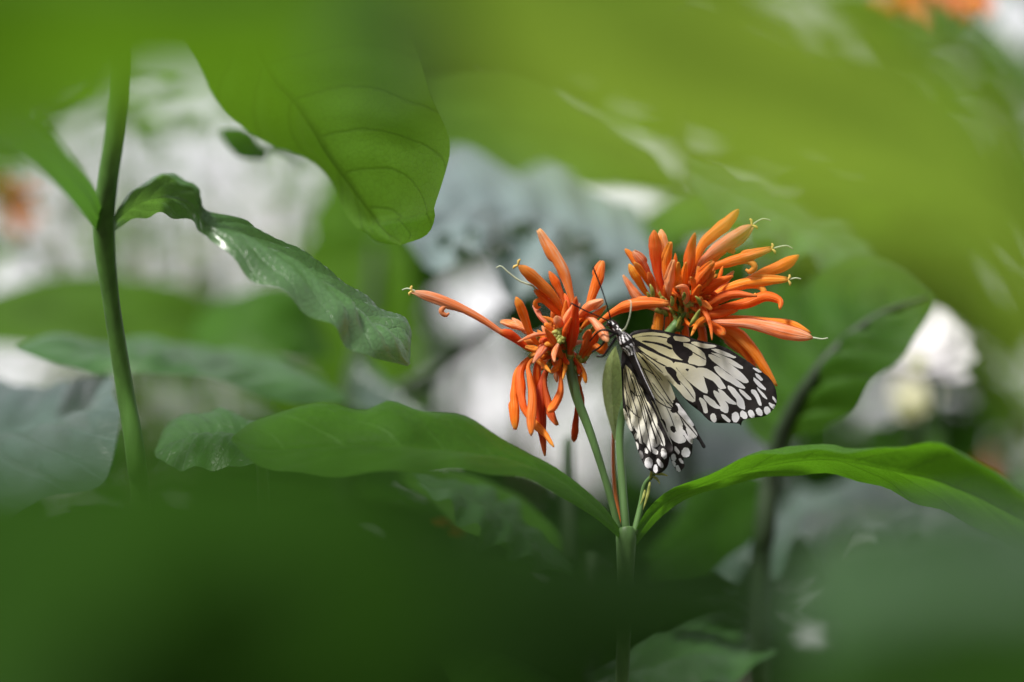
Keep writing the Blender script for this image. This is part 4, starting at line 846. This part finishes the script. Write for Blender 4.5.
# ================================================================= WHITE BLOSSOMS & FAR ORANGE FLOWERS
def petal(acc, base, tip, normal, w, mi=0, cup=.25):
    ax = tip - base; ln = ax.length; s = ax.cross(normal).normalized(); n = s.cross(ax).normalized()
    v_, f_, nu, nv = [], [], 9, 4
    for i in range(nu):
        u = i / (nu - 1); hw = w * (math.sin(math.pi * min(1, u * .86 + .07)) ** .7) * .5
        for j in range(-nv, nv + 1):
            t = j / nv
            v_.append(base + ax * u + s * hw * t + n * (cup * ln * (u * u - .15) + cup * hw * 1.2 * t * t + .06 * ln * noise.noise(Vector((u * 4, t * 2, ln * 900)))))
    Wd = 2 * nv + 1
    for i in range(nu - 1):
        for j in range(Wd - 1): k = i * Wd + j; f_.append((k, k + 1, k + Wd + 1, k + Wd))
    acc.add(v_, f_, mi)
def white_flower(px, py, d, label, petals, m, stalk):
    t = empty('white_flower', ground_pt(stalk[-1][0], stalk[-1][2]), label, 'flower')
    for (bx, by, tx, ty, w, dz) in petals:
        a = Acc(); base = P(bx, by, d); tip = P(tx, ty, d + dz)
        petal(a, base, tip, (U - F * .6).normalized(), w * PX(d))
        a.build('petal', [M[m]], t)
    tube('stem', [P(*q) for q in stalk] + [t.location + Vector((0, 0, -.02))], [.002, .003, .005], M['stem'], t, n=40)
    c = Acc(); v_, f_ = ball(P(px, py, d), 10 * PX(d), 10, 8); c.add(v_, f_); c.build('flower_centre', [M['calyx']], t)
white_flower(918, 365, 1.42, 'white flower with broad petals at the right beyond the veined leaf', [(918,362,858,372,50,-.01),(918,360,885,336,44,.02),(918,358,945,318,52,.02),(922,362,975,362,48,.0),(920,368,905,385,46,-.03),(925,368,968,388,30,-.02),(915,362,870,352,40,.01),(922,358,965,338,40,.02),(918,364,930,384,40,-.03)], 'white_petal', [(918,368,1.43),(935,420,1.46),(940,700,1.48)])
white_flower(912, 405, 1.62, 'cream blurred flower below the white one at the right', [(912,405,890,402,26,0),(912,405,902,424,26,-.02),(912,405,928,416,26,-.02),(912,405,932,397,26,.02),(912,405,905,385,34,.02)], 'cream_petal', [(912,410,1.63),(905,500,1.66),(900,700,1.66)])
def far_orange(px, py, d, label, n, r, ang0, ang1, stalk, cols):
    t = empty('orange_flower', ground_pt(stalk[-1][0], stalk[-1][2]), label, 'flower')
    rnd = random.Random(int(px * 7 + py))
    tube('stem', [P(*q) for q in stalk] + [t.location + Vector((0, 0, -.02))], [.002, .003, .005], M['stem'], t, n=40)
    h = head_core(px, py, d, 18, (ang0 + ang1) / 2, t, n=8, spread=10)
    for i in range(n):
        a = math.radians(lerp(ang0, ang1, (i + rnd.random()) / n)); ln = r * rnd.uniform(.6, 1.1); bend = rnd.uniform(-.25, .25)
        pts = [(px + math.cos(a + bend) * ln, py - math.sin(a + bend) * ln), (px + math.cos(a) * ln * .6, py - math.sin(a) * ln * .6), (px, py)]
        blossom(pts, rnd.uniform(8, 12), rnd.choice(cols), h, d, rnd.uniform(-.02, .02))
far_orange(0, 208, 1.75, 'blurred amber flower cluster at the left edge behind the leaves', 22, 46, -60, 110, [(-4,214,1.76),(-20,300,1.78),(-30,700,1.78)], ['ochre', 'ochre', 'amber'])
far_orange(905, -14, 1.62, 'blurred salmon orange flower cluster at the upper right edge of the view', 18, 44, -140, 20, [(905,-20,1.62),(1060,-60,1.7),(1120,200,1.75),(1130,700,1.75)], ['pink', 'orange'])
far_orange(968, -8, 1.55, 'blurred salmon flower cluster right of the other at the upper right edge', 18, 36, -170, -10, [(968,-14,1.56),(1050,-20,1.6),(1090,200,1.7),(1100,700,1.7)], ['pink', 'pink', 'orange'])
far_orange(452, 522, 1.40, 'small orange blurred flower among dark leaves below the left arching leaf', 8, 26, -160, 60, [(452,526,1.4),(460,600,1.42),(470,800,1.42)], ['orange', 'rust'])
far_orange(1000, 470, 1.9, 'faint rust coloured flower behind the right arching leaf', 7, 22, 100, 250, [(1004,474,1.9),(1020,560,1.92),(1020,800,1.92)], ['ochre', 'rust'])

# ================================================================= BACKGROUND SHRUBS
GAPS = [(200,110,75,45),(235,190,95,60),(275,250,50,75),(160,290,60,25),(30,250,45,45),(60,300,60,30),(350,320,0,0),(240,395,48,32),(160,400,38,42),(30,360,40,22),
        (482,302,28,26),(480,395,24,38),(560,425,28,32),(598,398,12,26),(570,470,30,22),(620,150,48,24),(600,180,30,22),(700,208,42,20),(680,160,20,14),(458,97,26,12),(305,-4,25,10),
        (1004,24,16,22),(140,130,30,40)]
def in_gap(p, grow=0.0):
    rel = p - CAM; d = rel.dot(F)
    if d < .1: return True
    x = 512 + rel.dot(R) / (K * d); y = 341 - rel.dot(U) / (K * d)
    return any(a > 0 and ((x - cx) / (a + grow)) ** 2 + ((y - cy) / (b + grow)) ** 2 < 1 for cx, cy, a, b in GAPS)
def small_leaf(acc, base, dirv, up, ln, w, mi=0, nu=7, nv=2, droop=.25):
    s = dirv.cross(up)
    if s.length < .05: s = dirv.cross(Vector((1, 0, 0)))
    s.normalize(); n = s.cross(dirv).normalized()
    v_, f_, uv = [], [], []
    for i in range(nu):
        u = i / (nu - 1); hw = w * .5 * (math.sin(math.pi * (u ** .85)) ** .8 if 0 < u < 1 else .03)
        for j in range(-nv, nv + 1):
            t = j / nv
            v_.append(base + dirv * ln * u + s * hw * t + n * (hw * .35 * abs(t) - ln * droop * u * u)); uv.append((u, t * .5 + .5))
    Wd = 2 * nv + 1
    for i in range(nu - 1):
        for j in range(Wd - 1): k = i * Wd + j; f_.append((k, k + 1, k + Wd + 1, k + Wd))
    acc.add(v_, f_, mi, uv)
def shrub(px, d, label, ranges, n, ls, m, seed, name='shrub', gaps=True):
    """foliage fills a volume given by pixel bounds at the shrub's depth and a depth spread"""
    rnd = random.Random(seed); x0, x1, y0, y1, dd = ranges
    t = empty(name, ground_pt(px, d), label, 'shrub')
    a = Acc(); made = 0; tries = 0; tw = Acc()
    while made < n and tries < n * 12:
        tries += 1
        dep = d + rnd.uniform(-dd, dd); x = rnd.uniform(x0, x1); y = rnd.uniform(y0, y1)
        c = P(x, y, dep); ln = ls * rnd.uniform(.65, 1.25)
        az = rnd.uniform(0, 2 * math.pi); el = rnd.uniform(-.9, .5)
        dv = Vector((math.cos(az) * math.cos(el), math.sin(az) * math.cos(el), math.sin(el)))
        if gaps and any(in_gap(c + dv * ln * q, 4) for q in (0, .25, .5, .75, 1)): continue
        small_leaf(a, c, dv, Vector((rnd.uniform(-.5, .5), rnd.uniform(-.5, .5), 1)), ln, ln * rnd.uniform(.36, .55), rnd.choice([0, 0, 1]))
        if made % 3 == 0:
            back = c - dv * ln * .6 + Vector((0, 0, -ln * .5))
            if not in_gap(back) and not in_gap((c + back) / 2):
                v_, f_ = tube_geo([c, (c + back) / 2 + Vector((0, 0, -.003)), back], [.0008, .001, .0014], 5); tw.add(v_, f_)
        made += 1
    a.build('foliage', [M[m[0]], M[m[1]]], t)
    top = P(px, min(max((y0 + y1) / 2, y0 + 60), 560), d)
    tube('trunk', [t.location + Vector((0, 0, -.02)), (t.location + top) / 2 + Vector((rnd.uniform(-.05, .05), 0, 0)), top], [.016, .011, .004], M['bark'], t, n=24, rough=.2)
    return t
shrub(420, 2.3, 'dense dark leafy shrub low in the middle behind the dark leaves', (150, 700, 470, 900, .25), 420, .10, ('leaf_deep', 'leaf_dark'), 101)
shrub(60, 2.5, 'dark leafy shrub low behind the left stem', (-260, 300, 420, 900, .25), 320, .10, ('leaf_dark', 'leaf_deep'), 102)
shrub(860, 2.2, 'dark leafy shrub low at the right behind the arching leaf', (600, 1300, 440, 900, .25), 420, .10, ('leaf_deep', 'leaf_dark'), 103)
shrub(370, 2.7, 'green shrub rising behind the hanging bright leaf', (290, 470, -80, 480, .2), 200, .09, ('leaf', 'leaf_dark'), 104)
shrub(-60, 2.9, 'green shrub seen dimly at the upper left edge', (-300, 120, -120, 260, .25), 130, .09, ('leaf_bright', 'leaf'), 105)
shrub(520, 3.0, 'fresh green shrub high behind the blue grey leaf', (420, 700, -150, 240, .25), 240, .10, ('leaf_bright', 'leaf'), 106)
shrub(840, 2.6, 'broad leafy shrub behind the butterfly wing and white flower', (600, 1010, 150, 520, .25), 330, .10, ('leaf_dark', 'leaf_mid'), 107)
shrub(1080, 3.1, 'tall green shrub at the right edge behind the lime leaf', (960, 1350, -150, 560, .3), 300, .10, ('leaf_bright', 'leaf'), 108)
shrub(200, 3.2, 'distant green shrub behind the fronds at the left', (-250, 460, 260, 520, .3), 380, .055, ('leaf', 'leaf_dark'), 109)
shrub(760, 3.6, 'tall shrub far behind the lime leaf', (680, 1000, -200, 260, .3), 220, .11, ('leaf_bright', 'leaf'), 110)
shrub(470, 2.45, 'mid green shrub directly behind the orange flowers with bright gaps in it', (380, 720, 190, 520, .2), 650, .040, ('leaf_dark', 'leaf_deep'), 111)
shrub(150, 2.0, 'loose airy shrub of small pale leaves against the sky at the upper left', (-120, 335, 50, 440, .35), 430, .026, ('blade', 'leaf_bright'), 112, gaps=False)
shrub(985, 2.9, 'grey green shrub at the upper right corner behind the salmon flowers', (900, 1250, -120, 330, .3), 260, .09, ('leaf_gloss', 'leaf'), 113)
shrub(530, 2.1, 'small leaved shrub showing as specks in the bright gap under the left flower head', (425, 640, 250, 480, .25), 50, .020, ('leaf', 'blade'), 114, gaps=False)
# thin straw coloured fronds seen against the bright sky at the left
def fronds(px, d, label, x0, x1, ytop, n, seed, mats, name='grass_clump', ws=1.0):
    rnd = random.Random(seed); t = empty(name, ground_pt(px, d), label, 'grass')
    a = Acc()
    for i in range(n):
        xb = px + rnd.uniform(-60, 60); xt = rnd.uniform(x0, x1); yt = ytop + rnd.uniform(-70, 150); dt = d + rnd.uniform(-.25, .25)
        b = ground_pt(xb, d + rnd.uniform(-.05, .05)); top = P(xt, yt, dt); mid = P(lerp(xb, xt, .75), yt + rnd.uniform(60, 200), dt)
        end = P(xt + (xt - xb) * rnd.uniform(.1, .5), yt + rnd.uniform(-20, 90), dt)
        pth = crom([b, lerp(b, mid, .5), mid, top, end], 22)
        w = rnd.uniform(.002, .0055) * ws
        v_, f_ = [], []
        for k, p in enumerate(pth):
            s = Vector((1, rnd.uniform(-.15, .15), 0)); hw = w * (1 - (k / 21) ** 3) * .5 + .0002
            v_ += [p - s * hw, p + s * hw + Vector((0, .0006, 0))]
        for k in range(21): f_.append((2*k, 2*k+1, 2*k+3, 2*k+2))
        a.add(v_, f_, rnd.choice([0, 0, 1]))
    a.build('blades', [M[mats[0]], M[mats[1]]], t)
fronds(170, 3.4, 'clump of straw coloured grass blades against the bright sky at the left', -20, 340, 130, 45, 201, ('straw', 'blade'))
fronds(230, 2.8, 'pale green grass clump behind the left stem', 20, 330, 190, 50, 202, ('blade', 'straw'))
fronds(560, 3.5, 'dry grass clump far behind the flower stalks', 430, 690, 380, 45, 203, ('straw', 'blade'))

# ================================================================= GROUND, SKY, LIGHT, CAMERA
gv, gf = [], []
steps = [-300, -60, -20, -8, -4, -2, 0, 1, 2, 3, 4, 6, 10, 20, 60, 300]
for y in steps:
    for x in steps: gv.append(Vector((x, y, 0.0 if max(abs(x), abs(y)) > 10 else .02 * noise.noise(Vector((x, y, 0))) - .01)))
n = len(steps)
for i in range(n - 1):
    for j in range(n - 1): k = i * n + j; gf.append((k, k + 1, k + n + 1, k + n))
g = build('ground', gv, gf, M['soil']); g['kind'] = 'structure'; g['label'] = 'dark garden soil under the plants'

SUN_EL, SUN_AZ = math.radians(50), math.radians(-140)      # azimuth from +Y towards +X
sd = Vector((math.sin(SUN_AZ) * math.cos(SUN_EL), math.cos(SUN_AZ) * math.cos(SUN_EL), math.sin(SUN_EL)))
w = bpy.data.worlds.new('World'); SC.world = w; w.use_nodes = True
nt = w.node_tree; bg = nt.nodes['Background']
sky = nt.nodes.new('ShaderNodeTexSky'); sky.sky_type = 'NISHITA'; sky.sun_disc = False
sky.sun_elevation = SUN_EL; sky.sun_rotation = SUN_AZ; sky.air_density = 1.0; sky.dust_density = 6.0; sky.ozone_density = 1.0
# overcast: bright cloud over the physical sky, brighter low down than overhead
tc = nt.nodes.new('ShaderNodeTexCoord'); sp = nt.nodes.new('ShaderNodeSeparateXYZ'); nt.links.new(tc.outputs['Generated'], sp.inputs[0])
cr = nt.nodes.new('ShaderNodeValToRGB'); nt.links.new(sp.outputs[2], cr.inputs[0]); e = cr.color_ramp.elements
e[0].position = 0.0; e[0].color = (.99, .965, .975, 1); e[1].position = .6; e[1].color = (.42, .43, .45, 1)
cn = nt.nodes.new('ShaderNodeTexNoise'); cn.inputs['Scale'].default_value = 5; cn.inputs['Detail'].default_value = 6; nt.links.new(tc.outputs['Generated'], cn.inputs['Vector'])
k_ = math_n(nt, 'MULTIPLY', math_n(nt, 'ADD', cn.outputs[0], 0.5), 8.3)
vm = nt.nodes.new('ShaderNodeVectorMath'); vm.operation = 'SCALE'; nt.links.new(cr.outputs[0], vm.inputs[0]); 
az_ = math_n(nt, 'ADD', .66, math_n(nt, 'MULTIPLY', sp.outputs[1], .42))      # sky brightened ahead and dimmed behind, added for backlight and contrast
nt.links.new(math_n(nt, 'MULTIPLY', k_, az_), vm.inputs['Scale'])
mxs = nt.nodes.new('ShaderNodeMix'); mxs.data_type = 'RGBA'; mxs.inputs[0].default_value = .85
nt.links.new(sky.outputs[0], mxs.inputs[6]); nt.links.new(vm.outputs[0], mxs.inputs[7])
nt.links.new(mxs.outputs[2], bg.inputs[0]); bg.inputs[1].default_value = 0.10
sl = bpy.data.lights.new('sun', 'SUN'); sl.energy = 3.2; sl.angle = math.radians(11); sl.color = (1, .97, .92)
so = bpy.data.objects.new('sun', sl); COL.objects.link(so); so.rotation_euler = sd.to_track_quat('Z', 'Y').to_euler(); so.location = (0, 2, 6)
cam = bpy.data.cameras.new('camera'); co = bpy.data.objects.new('camera', cam); COL.objects.link(co); SC.camera = co
co.location = CAM; co.rotation_euler = (math.radians(90) + PITCH, 0, 0)
cam.lens = 100; cam.sensor_width = 36; cam.sensor_fit = 'HORIZONTAL'; cam.clip_start = .01; cam.clip_end = 1000
cam.dof.use_dof = True; cam.dof.focus_distance = FOCUS; cam.dof.aperture_fstop = 2.8; cam.dof.aperture_blades = 0
SC.view_settings.view_transform = 'Standard'; SC.view_settings.look = 'None'; SC.view_settings.exposure = 0.7; SC.view_settings.gamma = 1
SC.cycles.max_bounces = 8; SC.cycles.use_denoising = True
